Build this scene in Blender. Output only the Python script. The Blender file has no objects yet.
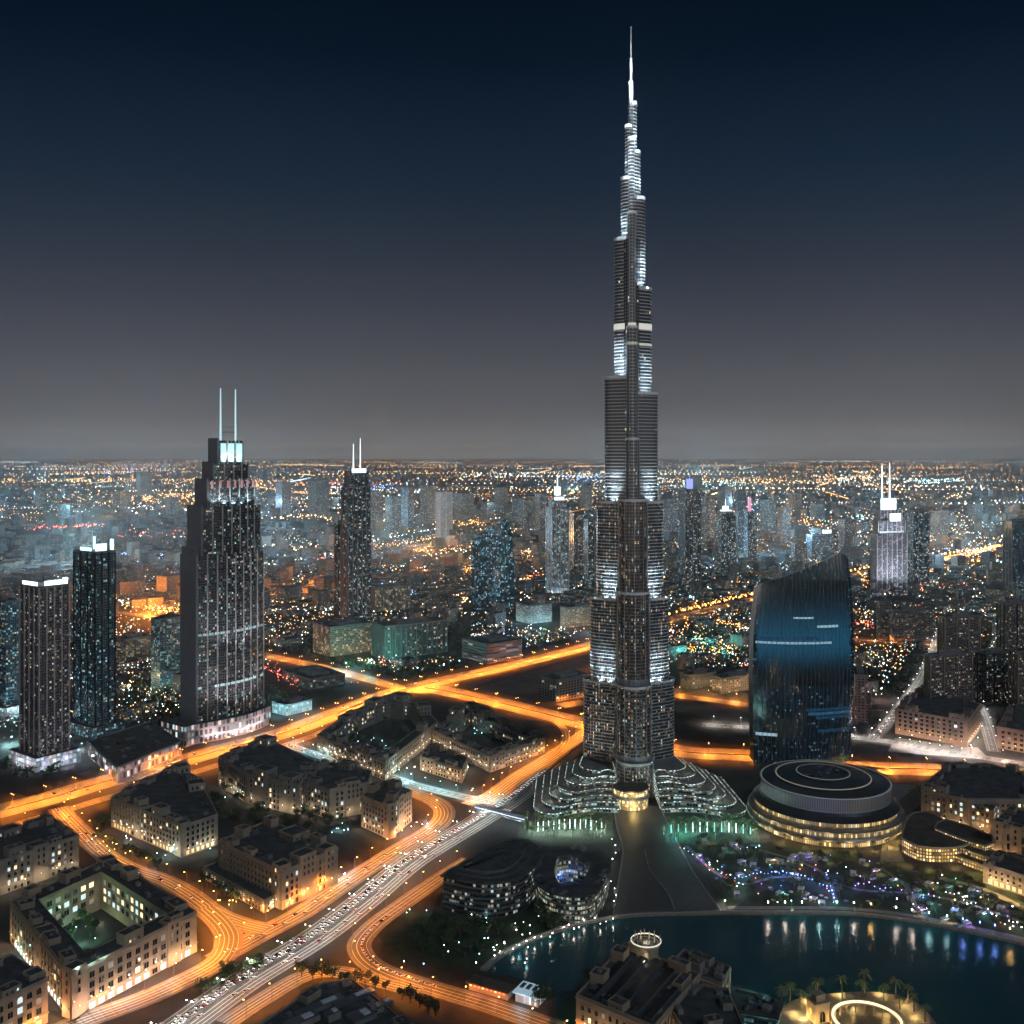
import bpy, math, random
from math import sin, cos, pi, radians, sqrt, hypot, atan2, floor
random.seed(7); HAZE = 3.6e-5; KP = .20; KS = .6
R = random.random
def U(a, b): return a + (b - a) * R()
C = bpy.context.scene.collection
sc = bpy.context.scene

# ---------------------------------------------------------------- camera, sky, light, exposure
H, F, HY = 366.0, 1024.0, 455.0          # eye height (m), focal length (px), horizon row
cam = bpy.data.cameras.new('camera'); co = bpy.data.objects.new('camera', cam); C.objects.link(co)
cam.sensor_width = 36; cam.lens = 36.0; cam.shift_y = (HY - 512) / 1024.0
cam.clip_start = 1; cam.clip_end = 200000
co.location = (0, 0, H); co.rotation_euler = (radians(90), 0, 0)
sc.camera = co

w = bpy.data.worlds.new('World'); sc.world = w; w.use_nodes = True
nt = w.node_tree; N = nt.nodes; L = nt.links
bg = N['Background']; bg.inputs[1].default_value = 1.0
tc = N.new('ShaderNodeTexCoord'); sx = N.new('ShaderNodeSeparateXYZ'); L.new(tc.outputs['Generated'], sx.inputs[0])
rp = N.new('ShaderNodeValToRGB'); L.new(sx.outputs[2], rp.inputs[0])
stops = [(0.0, (2.4, 2.1, 1.85)), (.0039, (2.4, 2.1, 1.85)), (.0078, (.92, .82, .74)), (.0117, (.43, .39, .36)), (.0156, (.31, .28, .262)), (.0195, (.26, .235, .225)), (.0273, (.180, .165, .160)), (.039, (.132, .121, .122)), (.055, (.102, .0985, .108)), (.102, (.064, .0645, .080)), (.15, (.0355, .0415, .061)), (.206, (.0170, .0260, .0445)), (.26, (.0060, .0170, .0360)), (.36, (.0002, .0055, .0160)), (.40, (.0001, .0040, .0120)), (1.0, (.0001, .002, .006))]
el = rp.color_ramp.elements
while len(el) < len(stops): el.new(.5)
for e, (p, c) in zip(el, stops): e.position = p; e.color = c + (1,)
sky = N.new('ShaderNodeTexSky'); sky.sky_type = 'NISHITA'; sky.sun_disc = False
sky.sun_elevation = radians(-8); sky.sun_rotation = radians(200)
mixs = N.new('ShaderNodeMix'); mixs.data_type = 'RGBA'; mixs.blend_type = 'ADD'; mixs.inputs[0].default_value = .05
L.new(rp.outputs[0], mixs.inputs[6]); L.new(sky.outputs[0], mixs.inputs[7])
# thin uneven veil of cloud in the night sky
nz = N.new('ShaderNodeTexNoise'); nz.inputs['Scale'].default_value = 2.2; nz.inputs['Detail'].default_value = 5
L.new(tc.outputs['Generated'], nz.inputs[0])
mr = N.new('ShaderNodeMapRange'); mr.inputs[3].default_value = .76; mr.inputs[4].default_value = 1.24; L.new(nz.outputs[0], mr.inputs[0])
ml = N.new('ShaderNodeVectorMath'); ml.operation = 'SCALE'; L.new(mixs.outputs[2], ml.inputs[0]); L.new(mr.outputs[0], ml.inputs[3])
L.new(ml.outputs[0], bg.inputs[0])
# cool fill light added from high behind the eye, where no moon shows
sl = bpy.data.lights.new('cool_fill', 'SUN'); sl.energy = .48; sl.angle = radians(.5); sl.color = (.62, .80, 1)
so = bpy.data.objects.new('cool_fill', sl); C.objects.link(so); so.rotation_euler = (radians(48), 0, radians(35))
sc.view_settings.view_transform = 'Standard'; sc.view_settings.look = 'None'; sc.view_settings.exposure = 0; sc.view_settings.gamma = 1
cy = sc.cycles
cy.use_denoising = True; cy.max_bounces = 4; cy.diffuse_bounces = 2; cy.glossy_bounces = 3; cy.volume_bounces = 1; cy.use_adaptive_sampling = True; cy.adaptive_threshold = .04; cy.transmission_bounces = 2
cy.sample_clamp_indirect = 2.0; cy.sample_clamp_direct = 0; cy.caustics_reflective = False; cy.caustics_refractive = False
cy.use_light_tree = True

# ---------------------------------------------------------------- placing
def G(px, py, z=0.0):
    Y = (H - z) * F / (py - HY); return ((px - 512) / F * Y, Y)
def Zp(py, Y): return H - (py - HY) * Y / F
def PX(x, y, z=0): return (512 + F * x / y, HY + (H - z) * F / y)

# ---------------------------------------------------------------- mesh builder
class MB:
    def __init__(s): s.v = []; s.f = []; s.m = []; s.uv = []; s.mats = []; s.smooth = []
    def mi(s, m):
        if m not in s.mats: s.mats.append(m)
        return s.mats.index(m)
    def face(s, pts, mat, uvs=None, sm=False):
        b = len(s.v); s.v.extend(pts); s.f.append(tuple(range(b, b + len(pts)))); s.m.append(s.mi(mat))
        s.uv.append(uvs or [(p[0], p[1]) for p in pts]); s.smooth.append(sm)
    def loft(s, rings, mat, cap=None, bot=False, closed=True, sm=False, u0=0.0):
        n = len(rings[0])
        cum = [[u0] for _ in rings]
        for r, c in zip(rings, cum):
            for i in range(n): 
                a, b = r[i], r[(i + 1) % n]; c.append(c[-1] + hypot(b[0] - a[0], b[1] - a[1]))
        base = max(range(len(rings)), key=lambda k: cum[k][-1])
        cu = cum[base]
        for k in range(len(rings) - 1):
            A, B = rings[k], rings[k + 1]
            mm = mat[k % len(mat)] if isinstance(mat, (list, tuple)) else mat
            for i in range(n if closed else n - 1):
                j = (i + 1) % n
                s.face([A[i], A[j], B[j], B[i]], mm, [(cu[i], A[i][2]), (cu[i + 1], A[j][2]), (cu[i + 1], B[j][2]), (cu[i], B[i][2])], sm)
        if cap is not None: s.face(list(rings[-1]), cap)
        if bot: s.face(list(reversed(rings[0])), cap or mat)
    def prism(s, poly, z0, z1, mat, cap=None, bot=False):
        s.loft([[(x, y, z0) for x, y in poly], [(x, y, z1) for x, y in poly]], mat, cap if cap is not None else mat, bot)
    def box(s, cx, cy, z0, sx, sy, sz, mat, rot=0.0, cap=None):
        c, q = cos(rot), sin(rot)
        P = [(cx + c * a * sx / 2 - q * b * sy / 2, cy + q * a * sx / 2 + c * b * sy / 2) for a, b in ((-1, -1), (1, -1), (1, 1), (-1, 1))]
        s.prism(P, z0, z0 + sz, mat, cap, True)
    def lathe(s, cx, cy, prof, mat, n=32, cap=None, sm=False):
        s.loft([[(cx + r * cos(2 * pi * i / n), cy + r * sin(2 * pi * i / n), z) for i in range(n)] for r, z in prof], mat, cap, sm=sm)
    def tube(s, pts, r, mat, n=6, cap=True):
        rings = []
        for k, p in enumerate(pts):
            a = pts[max(0, k - 1)]; b = pts[min(len(pts) - 1, k + 1)]
            d = [b[i] - a[i] for i in range(3)]; l = sqrt(sum(x * x for x in d)) or 1; d = [x / l for x in d]
            up = (0, 0, 1) if abs(d[2]) < .9 else (1, 0, 0)
            e = (d[1] * up[2] - d[2] * up[1], d[2] * up[0] - d[0] * up[2], d[0] * up[1] - d[1] * up[0]); le = sqrt(sum(x * x for x in e)); e = [x / le for x in e]
            g = (e[1] * d[2] - e[2] * d[1], e[2] * d[0] - e[0] * d[2], e[0] * d[1] - e[1] * d[0])
            rr = r[k] if isinstance(r, (list, tuple)) else r
            rings.append([tuple(p[i] + rr * (cos(2 * pi * q / n) * e[i] - sin(2 * pi * q / n) * g[i]) for i in range(3)) for q in range(n)])
        s.loft(rings, mat, mat if cap else None, cap)
    def mesh(s, name):
        me = bpy.data.meshes.new(name); me.from_pydata(s.v, [], s.f)
        for m in s.mats: me.materials.append(m)
        me.polygons.foreach_set('material_index', s.m); me.polygons.foreach_set('use_smooth', s.smooth)
        ul = me.uv_layers.new(name='UVMap'); fl = []
        for q in s.uv:
            for t in q: fl.extend(t)
        ul.data.foreach_set('uv', fl); me.update(); return me
    def build(s, name, parent=None, loc=(0, 0, 0), rot=0):
        return link(name, s.mesh(name), parent, loc, rot)
def link(name, me, parent=None, loc=(0, 0, 0), rot=0):
    o = bpy.data.objects.new(name, me); C.objects.link(o); o.location = loc; o.rotation_euler = (0, 0, rot)
    if parent: o.parent = parent
    return o
def tag(o, label=None, cat=None, group=None, kind=None):
    if label: o['label'] = label
    if cat: o['category'] = cat
    if group: o['group'] = group
    if kind: o['kind'] = kind
    return o
def thing(name, label, cat, loc=(0, 0, 0), rot=0, group=None):
    return tag(link(name, None, None, loc, rot), label, cat, group)
def struct(o): o['kind'] = 'structure'; return o
def light(kind, loc, power, color, parent=None, size=.3, tgt=None, ang=1.2, blend=.5, name='lamp_light'):
    l = bpy.data.lights.new(name, kind); l.energy = power * (KP if kind == 'POINT' else KS); l.color = color; l.shadow_soft_size = size
    if kind == 'SPOT': l.spot_size = ang; l.spot_blend = blend
    o = bpy.data.objects.new(name, l); C.objects.link(o); o.location = loc
    if tgt:
        from mathutils import Vector
        o.rotation_euler = (Vector(tgt) - Vector(loc)).to_track_quat('-Z', 'Y').to_euler()
    if parent: o.parent = parent
    return o
def inset(poly, d):
    n = len(poly); out = []
    A = sum(poly[i][0] * poly[(i + 1) % n][1] - poly[(i + 1) % n][0] * poly[i][1] for i in range(n))
    sg = 1 if A > 0 else -1
    for i in range(n):
        p0, p1, p2 = poly[i - 1], poly[i], poly[(i + 1) % n]
        a = (p1[0] - p0[0], p1[1] - p0[1]); b = (p2[0] - p1[0], p2[1] - p1[1])
        la, lb = hypot(*a), hypot(*b)
        na = (-a[1] / la * sg, a[0] / la * sg); nb = (-b[1] / lb * sg, b[0] / lb * sg)
        k = 1 + na[0] * nb[0] + na[1] * nb[1]
        k = max(k, .35)
        out.append((p1[0] + d * (na[0] + nb[0]) / k, p1[1] + d * (na[1] + nb[1]) / k))
    return out
def ccw(poly):
    n = len(poly); A = sum(poly[i][0] * poly[(i + 1) % n][1] - poly[(i + 1) % n][0] * poly[i][1] for i in range(n))
    return poly if A > 0 else poly[::-1]
def smooth(pts, k=6):
    out = []
    for i in range(len(pts) - 1):
        p0 = pts[max(i - 1, 0)]; p1 = pts[i]; p2 = pts[i + 1]; p3 = pts[min(i + 2, len(pts) - 1)]
        for q in range(k):
            t = q / k
            out.append(tuple(.5 * (2 * p1[j] + (p2[j] - p0[j]) * t + (2 * p0[j] - 5 * p1[j] + 4 * p2[j] - p3[j]) * t * t + (3 * p1[j] - p0[j] - 3 * p2[j] + p3[j]) * t ** 3) for j in (0, 1)))
    out.append(pts[-1]); return out

# ---------------------------------------------------------------- materials
def mat(name, col, rough=.7, metal=0, noise=0, nscale=.2, bump=0, spec=.5):
    m = bpy.data.materials.new(name); m.use_nodes = True; t = m.node_tree; b = t.nodes['Principled BSDF']
    b.inputs['Base Color'].default_value = tuple(col) + (1,); b.inputs['Roughness'].default_value = rough; b.inputs['Metallic'].default_value = metal
    b.inputs['Specular IOR Level'].default_value = spec
    if noise:
        g = t.nodes.new('ShaderNodeNewGeometry'); n = t.nodes.new('ShaderNodeTexNoise'); n.inputs['Scale'].default_value = nscale; n.inputs['Detail'].default_value = 6
        t.links.new(g.outputs['Position'], n.inputs[0])
        r = t.nodes.new('ShaderNodeValToRGB'); t.links.new(n.outputs[0], r.inputs[0])
        r.color_ramp.elements[0].position = .3; r.color_ramp.elements[1].position = .72
        r.color_ramp.elements[0].color = tuple(max(0, c * (1 - noise)) for c in col) + (1,); r.color_ramp.elements[1].color = tuple(min(1, c * (1 + noise)) for c in col) + (1,)
        t.links.new(r.outputs[0], b.inputs['Base Color'])
        if bump:
            bn = t.nodes.new('ShaderNodeBump'); bn.inputs['Strength'].default_value = bump; bn.inputs['Distance'].default_value = .3
            t.links.new(n.outputs[0], bn.inputs['Height']); t.links.new(bn.outputs[0], b.inputs['Normal'])
    return m
def em(name, col, s, sample=False, base=.3):
    m = bpy.data.materials.new(name); m.use_nodes = True; t = m.node_tree; b = t.nodes['Principled BSDF']
    b.inputs['Base Color'].default_value = (base, base * 1.1, base * 1.25, 1); b.inputs['Roughness'].default_value = .5 if base > .1 else .12; b.inputs['Emission Color'].default_value = tuple(col) + (1,); b.inputs['Emission Strength'].default_value = s
    if not sample: m.cycles.emission_sampling = 'NONE'
    return m
def fac(name, wall, glass, bay=3.0, fh=3.6, wf=.7, hf=.6, lit=.15, warm=(1, .72, .4), cool=(.75, .92, 1), coolness=.5, s=1.6, grough=.12, wrough=.6, wmetal=0, clump=1.0, gspec=.8, vert=False):
    m = bpy.data.materials.new(name); m.use_nodes = True; t = m.node_tree; b = t.nodes['Principled BSDF']; ln = t.links.new
    def nd(ty, **k):
        n = t.nodes.new(ty)
        for a, v in k.items(): setattr(n, a, v)
        return n
    def mth(op, a, bb=None, c=None):
        n = nd('ShaderNodeMath', operation=op)
        for i, q in enumerate((a, bb, c)):
            if q is None: continue
            if isinstance(q, (int, float)): n.inputs[i].default_value = q
            else: ln(q, n.inputs[i])
        return n.outputs[0]
    uv = nd('ShaderNodeUVMap', uv_map='UVMap'); sp = nd('ShaderNodeSeparateXYZ'); ln(uv.outputs[0], sp.inputs[0])
    oi = nd('ShaderNodeObjectInfo')
    u = mth('DIVIDE', sp.outputs[0], bay); v = mth('DIVIDE', sp.outputs[1], fh)
    cu = mth('FLOOR', u); cv = mth('FLOOR', v); fu = mth('FRACT', u); fv = mth('FRACT', v)
    mu = mth('COMPARE', fu, .5, wf / 2); mv = mth('COMPARE', fv, .5, hf / 2); mask = mth('MULTIPLY', mu, mv)
    cb = nd('ShaderNodeCombineXYZ'); ln(cu, cb.inputs[0]); ln(cv, cb.inputs[1]); ln(mth('MULTIPLY', oi.outputs['Random'], 971.0), cb.inputs[2])
    wn = nd('ShaderNodeTexWhiteNoise', noise_dimensions='3D'); ln(cb.outputs[0], wn.inputs[0])
    sc_ = nd('ShaderNodeVectorMath', operation='MULTIPLY'); ln(cb.outputs[0], sc_.inputs[0]); sc_.inputs[1].default_value = (.62, .07, 1) if vert else (.16, .45, 1)
    nz = nd('ShaderNodeTexNoise'); nz.inputs['Scale'].default_value = 1; nz.inputs['Detail'].default_value = 2; ln(sc_.outputs[0], nz.inputs[0])
    cl = nd('ShaderNodeMapRange'); cl.inputs[1].default_value = .38; cl.inputs[2].default_value = .68; cl.inputs[3].default_value = 1 - .9 * clump; cl.inputs[4].default_value = 1 + 1.6 * clump; ln(nz.outputs[0], cl.inputs[0])
    th = mth('SUBTRACT', 1.0, mth('MULTIPLY', cl.outputs[0], lit))
    on = mth('GREATER_THAN', wn.outputs[0], th)
    wsep = nd('ShaderNodeSeparateColor'); ln(wn.outputs[1], wsep.inputs[0])
    br = mth('ADD', mth('MULTIPLY', mth('POWER', wsep.outputs[1], 2.5), 1.0), .12)
    es = mth('MULTIPLY', mth('MULTIPLY', mth('MULTIPLY', on, mask), br), s)
    mc = nd('ShaderNodeMix', data_type='RGBA'); ln(mth('LESS_THAN', wsep.outputs[2], coolness), mc.inputs[0]); mc.inputs[6].default_value = tuple(warm) + (1,); mc.inputs[7].default_value = tuple(cool) + (1,)
    bc = nd('ShaderNodeMix', data_type='RGBA'); ln(mask, bc.inputs[0]); bc.inputs[6].default_value = tuple(wall) + (1,); bc.inputs[7].default_value = tuple(glass) + (1,)
    ln(bc.outputs[2], b.inputs['Base Color'])
    rg = nd('ShaderNodeMapRange'); ln(mask, rg.inputs[0]); rg.inputs[3].default_value = wrough; rg.inputs[4].default_value = grough; ln(rg.outputs[0], b.inputs['Roughness'])
    if wmetal:
        mm = nd('ShaderNodeMapRange'); ln(mask, mm.inputs[0]); mm.inputs[3].default_value = wmetal; mm.inputs[4].default_value = 0; ln(mm.outputs[0], b.inputs['Metallic'])
    b.inputs['Specular IOR Level'].default_value = gspec
    ln(mc.outputs[2], b.inputs['Emission Color']); ln(es, b.inputs['Emission Strength'])
    m.cycles.emission_sampling = 'NONE'
    return m
ORANGE = (1, .275, .028); AMBER = (1, .55, .2); WHITE = (1, .93, .85); CYAN = (.45, .95, 1); TEAL = (.15, .9, .75); ICE = (.72, .88, 1); PINK = (1, .6, .5); GOLD = (1, .66, .22); BLUE = (.15, .3, 1); RED = (1, .1, .06); PURPLE = (.5, .2, 1); GREEN = (.3, 1, .45)
M = dict(
    ground=mat('ground', (.034, .033, .033), .9, noise=.5, nscale=.02),
    asphalt=mat('asphalt', (.085, .08, .076), .75, noise=.3, nscale=.06), paint=mat('road_paint', (.75, .74, .7), .6),
    pave=mat('paving', (.20, .185, .17), .8, noise=.25, nscale=.15), plaza=mat('plaza_stone', (.11, .10, .098), .55, noise=.3, nscale=.04),
    sand=mat('sand_lot', (.10, .085, .07), .95, noise=.35, nscale=.03), lawn=mat('lawn', (.022, .045, .018), .95, noise=.6, nscale=.08),
    stone=mat('quay_stone', (.25, .23, .21), .8, noise=.3, nscale=.3), tan=mat('tan_render', (.44, .325, .22), .85, noise=.14, nscale=.12, bump=.2),
    tan2=mat('pale_render', (.40, .325, .245), .85, noise=.14, nscale=.12, bump=.2), tan3=mat('grey_render', (.31, .26, .21), .85, noise=.14, nscale=.12, bump=.2),
    pinkr=mat('pink_render', (.42, .29, .245), .85, noise=.1, nscale=.1), trim=mat('trim', (.40, .34, .27), .8),
    roof=mat('roof', (.075, .073, .072), .9, noise=.55, nscale=.12), roof2=mat('roof_brown', (.10, .075, .06), .9, noise=.5, nscale=.12),
    dark=mat('dark_metal', (.02, .022, .026), .4, .5), metal=mat('pale_metal', (.5, .52, .55), .4, .7), steel=mat('grey_steel', (.22, .23, .25), .45, .6),
    glassd=mat('dark_glass', (.012, .017, .022), .1, spec=.8), white=mat('white_panel', (.75, .76, .78), .6),
    pole=mat('lamp_post', (.18, .18, .18), .5, .6), concrete=mat('concrete', (.22, .21, .2), .85, noise=.2, nscale=.1),
    garden=mat('planted_garden', (.06, .075, .045), .9, noise=.7, nscale=.35),
    bark=mat('bark', (.10, .075, .05), .95), leafA=mat('leaf_dark', (.035, .065, .025), .8, noise=.5, nscale=.6), leafB=mat('leaf_mid', (.06, .10, .035), .8, noise=.5, nscale=.6), frond=mat('palm_frond', (.13, .18, .075), .8, noise=.3, nscale=.6),
    e_orange=em('lamp_orange', (1, .5, .15), 16), e_white=em('lamp_white', WHITE, 16), e_cyan=em('lamp_cyan', CYAN, 12), e_gold=em('lit_gold', GOLD, 3.2), e_ice=em('lit_ice', ICE, 2.4), e_icehi=em('lamp_ice', ICE, 14),
    e_red=em('lamp_red', RED, 8), e_blue=em('lamp_blue', BLUE, 11), e_teal=em('lit_teal', TEAL, 1.6), e_purple=em('lamp_purple', PURPLE, 9), e_green=em('lamp_green', GREEN, 7), e_warm=em('lit_warm', (1, .74, .42), 1.7), e_shop=em('lit_shop', (.95, .95, 1), 3.0),
    e_head=em('headlamp', (1, .95, .9), 11), e_tail=em('taillamp', (1, .08, .04), 6), e_cool=em('lit_cool', (.75, .95, .95), 1.0), e_goldlow=em('lit_gold_low', GOLD, 1.1),
)

# asphalt streaked by tyre polish, its pale streaks also imitating light trails
_m = M['asphalt']; _t = _m.node_tree; _b = _t.nodes['Principled BSDF']
_u = _t.nodes.new('ShaderNodeUVMap'); _u.uv_map = 'UVMap'; _mp = _t.nodes.new('ShaderNodeMapping'); _mp.inputs['Scale'].default_value = (1.1, .012, 1)
_n = _t.nodes.new('ShaderNodeTexNoise'); _n.inputs['Scale'].default_value = 1; _n.inputs['Detail'].default_value = 3
_t.links.new(_u.outputs[0], _mp.inputs[0]); _t.links.new(_mp.outputs[0], _n.inputs[0])
_r = _t.nodes.new('ShaderNodeValToRGB'); _t.links.new(_n.outputs[0], _r.inputs[0])
_r.color_ramp.elements[0].position = .36; _r.color_ramp.elements[0].color = (.04, .038, .036, 1); _r.color_ramp.elements[1].position = .66; _r.color_ramp.elements[1].color = (.20, .19, .18, 1)
_t.links.new(_r.outputs[0], _b.inputs['Base Color']); _b.inputs['Roughness'].default_value = .55

# paving joints of the plaza
_m = M['plaza']; _t = _m.node_tree; _b = _t.nodes['Principled BSDF']; _g = _t.nodes.new('ShaderNodeNewGeometry'); _k = _t.nodes.new('ShaderNodeTexBrick')
_k.inputs['Scale'].default_value = .12; _k.inputs['Mortar Size'].default_value = .03; _k.inputs['Color1'].default_value = (.085, .078, .078, 1); _k.inputs['Color2'].default_value = (.115, .104, .100, 1); _k.inputs['Mortar'].default_value = (.05, .047, .047, 1)
_t.links.new(_g.outputs['Position'], _k.inputs['Vector']); _t.links.new(_k.outputs[0], _b.inputs['Base Color'])
# ---------------------------------------------------------------- ground, water, roads
b = MB(); S = 90000
b.face([(-S, -2000, 0), (S, -2000, 0), (S, S, 0), (-S, S, 0)], M['ground']); struct(b.build('ground'))
def sheet(name, pxs, z, m, sm=0):
    P = [G(*p) for p in pxs]
    if sm: P = smooth(P + [P[0]], sm)[:-1]
    P = ccw(P); q = MB(); q.face([(x, y, z) for x, y in P], m); return struct(q.build(name))
wm = bpy.data.materials.new('lake_water'); wm.use_nodes = True; t = wm.node_tree; pb = t.nodes['Principled BSDF']
pb.inputs['Base Color'].default_value = (.003, .085, .098, 1); pb.inputs['Roughness'].default_value = .26; pb.inputs['Specular IOR Level'].default_value = .5
g = t.nodes.new('ShaderNodeNewGeometry'); n = t.nodes.new('ShaderNodeTexNoise'); n.inputs['Scale'].default_value = .35; n.inputs['Detail'].default_value = 4
t.links.new(g.outputs['Position'], n.inputs[0]); bn = t.nodes.new('ShaderNodeBump'); bn.inputs['Strength'].default_value = .32; bn.inputs['Distance'].default_value = .5
t.links.new(n.outputs[0], bn.inputs['Height']); t.links.new(bn.outputs[0], pb.inputs['Normal'])
NSHORE = [(486, 972), (505, 956), (535, 941), (570, 929), (605, 921), (640, 917), (680, 916), (720, 915), (740, 915), (790, 915), (850, 916), (905, 922), (960, 932), (1010, 943), (1060, 956)]
LAKE = NSHORE + [(1060, 1080), (560, 1080), (556, 1000), (540, 984), (510, 976)]
sheet('lake_water', LAKE, .05, wm)
sheet('park_lawn', [(668, 822), (690, 850), (720, 905), (740, 911), (850, 912), (905, 918), (960, 928), (1030, 943), (1030, 905), (985, 872), (900, 868), (850, 852), (760, 845), (700, 832)], .05, M['lawn'])
sheet('plaza', [(613, 806), (661, 806), (672, 830), (693, 870), (722, 913), (680, 914), (640, 915), (612, 919), (618, 880), (622, 850), (616, 825)], .08, M['plaza'])
sheet('garden_lawn', [(392, 905), (430, 915), (520, 915), (604, 912), (570, 925), (535, 938), (505, 952), (486, 968), (440, 972), (405, 950), (392, 930)], .06, M['lawn'])
sheet('sand_lot', [(677, 700), (756, 712), (756, 745), (677, 737)], .06, M['sand'])
sheet('sand_lot', [(470, 690), (590, 655), (590, 690), (520, 694)], .06, M['sand'])
sheet('pale_forecourt', [(888, 752), (895, 738), (978, 748), (990, 760), (940, 756)], .30, M['pave'])
sheet('pale_forecourt', [(868, 782), (915, 785), (925, 800), (912, 812), (898, 845), (905, 862), (880, 862), (886, 815), (880, 800)], .05, M['pave'])
sheet('pale_forecourt', [(0, 715), (20, 712), (24, 745), (0, 760)], .05, M['pave'])
sheet('garden_terrace', [(520, 822), (560, 818), (612, 808), (614, 842), (560, 846), (516, 846)], .07, M['garden'])
sheet('garden_terrace', [(661, 808), (700, 818), (757, 822), (760, 842), (700, 846), (672, 842)], .07, M['garden'])
# quay wall along the water
def ribbon(P, w_, z, m, o=0.0, d=0):
    q = []
    for i, p in enumerate(P):
        a = P[max(0, i - 1)]; c = P[min(len(P) - 1, i + 1)]; tx, ty = c[0] - a[0], c[1] - a[1]; l = hypot(tx, ty) or 1
        nx, ny = -ty / l, tx / l; q.append(((p[0] + nx * (o + w_ / 2), p[1] + ny * (o + w_ / 2)), (p[0] + nx * (o - w_ / 2), p[1] + ny * (o - w_ / 2)), (nx, ny)))
    return q
def strip(mb, P, w_, z, m, o=0.0, thick=0, z1=None):
    q = ribbon(P, w_, z, m, o); cum = 0
    for i in range(len(q) - 1):
        a, c = q[i], q[i + 1]
        l = hypot(P[i + 1][0] - P[i][0], P[i + 1][1] - P[i][1])
        uv = [(w_, cum), (0, cum), (0, cum + l), (w_, cum + l)]; cum += l
        mb.face([(*a[1], z), (*c[1], z), (*c[0], z), (*a[0], z)], m, uv)
        if thick:
            mb.face([(*a[0], z), (*c[0], z), (*c[0], z - thick), (*a[0], z - thick)], m)
            mb.face([(*c[1], z), (*a[1], z), (*a[1], z - thick), (*c[1], z - thick)], m)
    if thick:
        for a in (q[0], q[-1]): mb.face([(*a[0], z), (*a[1], z), (*a[1], z - thick), (*a[0], z - thick)], m)
SH = smooth([G(*p) for p in NSHORE], 5)
b = MB(); strip(b, SH, 5, 1.6, M['stone'], 2.5, 1.6); struct(b.build('quay_pavement'))
b = MB(); strip(b, SH, .5, 2.6, M['trim'], 1.2, 1.0); tag(b.build('parapet_wall'), 'long low stone parapet curving along the north edge of the lake', 'wall')

for nm, pxs, w_ in (('promenade_path', [(728, 908), (790, 908), (850, 909), (905, 915), (960, 925), (1010, 936), (1050, 945)], 6), ('park_path', [(686, 846), (715, 872), (742, 884), (780, 877), (825, 881), (860, 890), (905, 893), (960, 902), (1030, 925)], 4), ('park_path', [(760, 850), (800, 862), (826, 876), (836, 902)], 4), ('park_path', [(880, 868), (905, 885), (915, 905), (925, 914)], 4), ('park_path', [(940, 878), (985, 890), (1030, 912)], 7)):
    b = MB(); strip(b, smooth([G(*p) for p in pxs], 6), w_, .12 + .01 * w_, M['pave']); struct(b.build(nm))
for pxs in ([(614, 808), (617, 828), (623, 850), (619, 880), (613, 917)], [(660, 808), (671, 830), (692, 870), (721, 911)], [(645, 850), (651, 872), (668, 893), (676, 914)]):
    b = MB(); strip(b, smooth([G(*p) for p in pxs], 6), 1.2, .5, M['stone'], 0, .45); struct(b.build('plaza_kerb'))
ROADS = {}; ROADPTS = []
zc = [.10]
def road(key, px, width, lanes=6, name='road', sm=6, kerb=True, median=False, dashed=False):
    P = smooth([G(*p) for p in px], sm); ROADS[key] = (P, width)
    z = zc[0]; zc[0] += .024
    b = MB(); strip(b, P, width, z, M['asphalt']); r = struct(b.build(name))
    for p in P: ROADPTS.append((p[0], p[1], width / 2 + 9))
    b = MB()
    strip(b, P, .35, z + .012, M['paint'], width / 2 - 1.0); strip(b, P, .35, z + .012, M['paint'], -width / 2 + 1.0)
    lw = (width - 2.6) / lanes
    for k in range(1, lanes):
        o = -width / 2 + 1.3 + k * lw
        if median and k == lanes // 2: continue
        Q = ribbon(P, .62 if key == 'R1' else .46, 0, None, o)  # lines widened so the white paint also stands in for light trails
        for i in range(len(P) - 1):
            l = hypot(P[i + 1][0] - P[i][0], P[i + 1][1] - P[i][1]); n_ = max(1, int(l / 12))
            for s_ in range(n_):
                f0, f1 = s_ / n_, (s_ + (.62 if dashed else 1.0)) / n_
                A, B_ = Q[i], Q[i + 1]
                lp = lambda a, c, f: (a[0] + (c[0] - a[0]) * f, a[1] + (c[1] - a[1]) * f, z + .012)
                b.face([lp(A[1], B_[1], f0), lp(A[1], B_[1], f1), lp(A[0], B_[0], f1), lp(A[0], B_[0], f0)], M['paint'])
    b.build('lane_marking_trail', r)
    if median: b = MB(); strip(b, P, 1.6, z + .8, M['concrete'], 0, .8); b.build('median_barrier', r)
    if kerb:
        b = MB(); strip(b, P, 2.6, .26 + .003 * len(ROADS), M['pave'], width / 2 + 1.35, .28); strip(b, P, 2.6, .26 + .003 * len(ROADS), M['pave'], -width / 2 - 1.35, .28); b.build('pavement', r)
    return r
road('R2', [(-40, 821), (0, 811), (50, 798), (100, 783), (160, 767), (220, 750), (270, 737), (300, 727), (350, 708), (395, 692), (440, 681), (500, 668), (550, 656), (591, 645), (640, 629), (680, 617), (755, 599), (800, 587), (870, 571), (930, 560), (1000, 549), (1060, 540)], 44, 10, 'motorway', median=True, kerb=False)
road('R2b', [(-40, 841), (0, 829), (60, 812), (110, 797), (160, 783), (215, 766), (260, 753), (310, 737), (345, 722), (380, 708)], 15, 3, 'service_road', kerb=False)
road('R2c', [(200, 640), (265, 655), (330, 669), (375, 681), (412, 690), (440, 690)], 30, 6, 'road', kerb=False)
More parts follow.
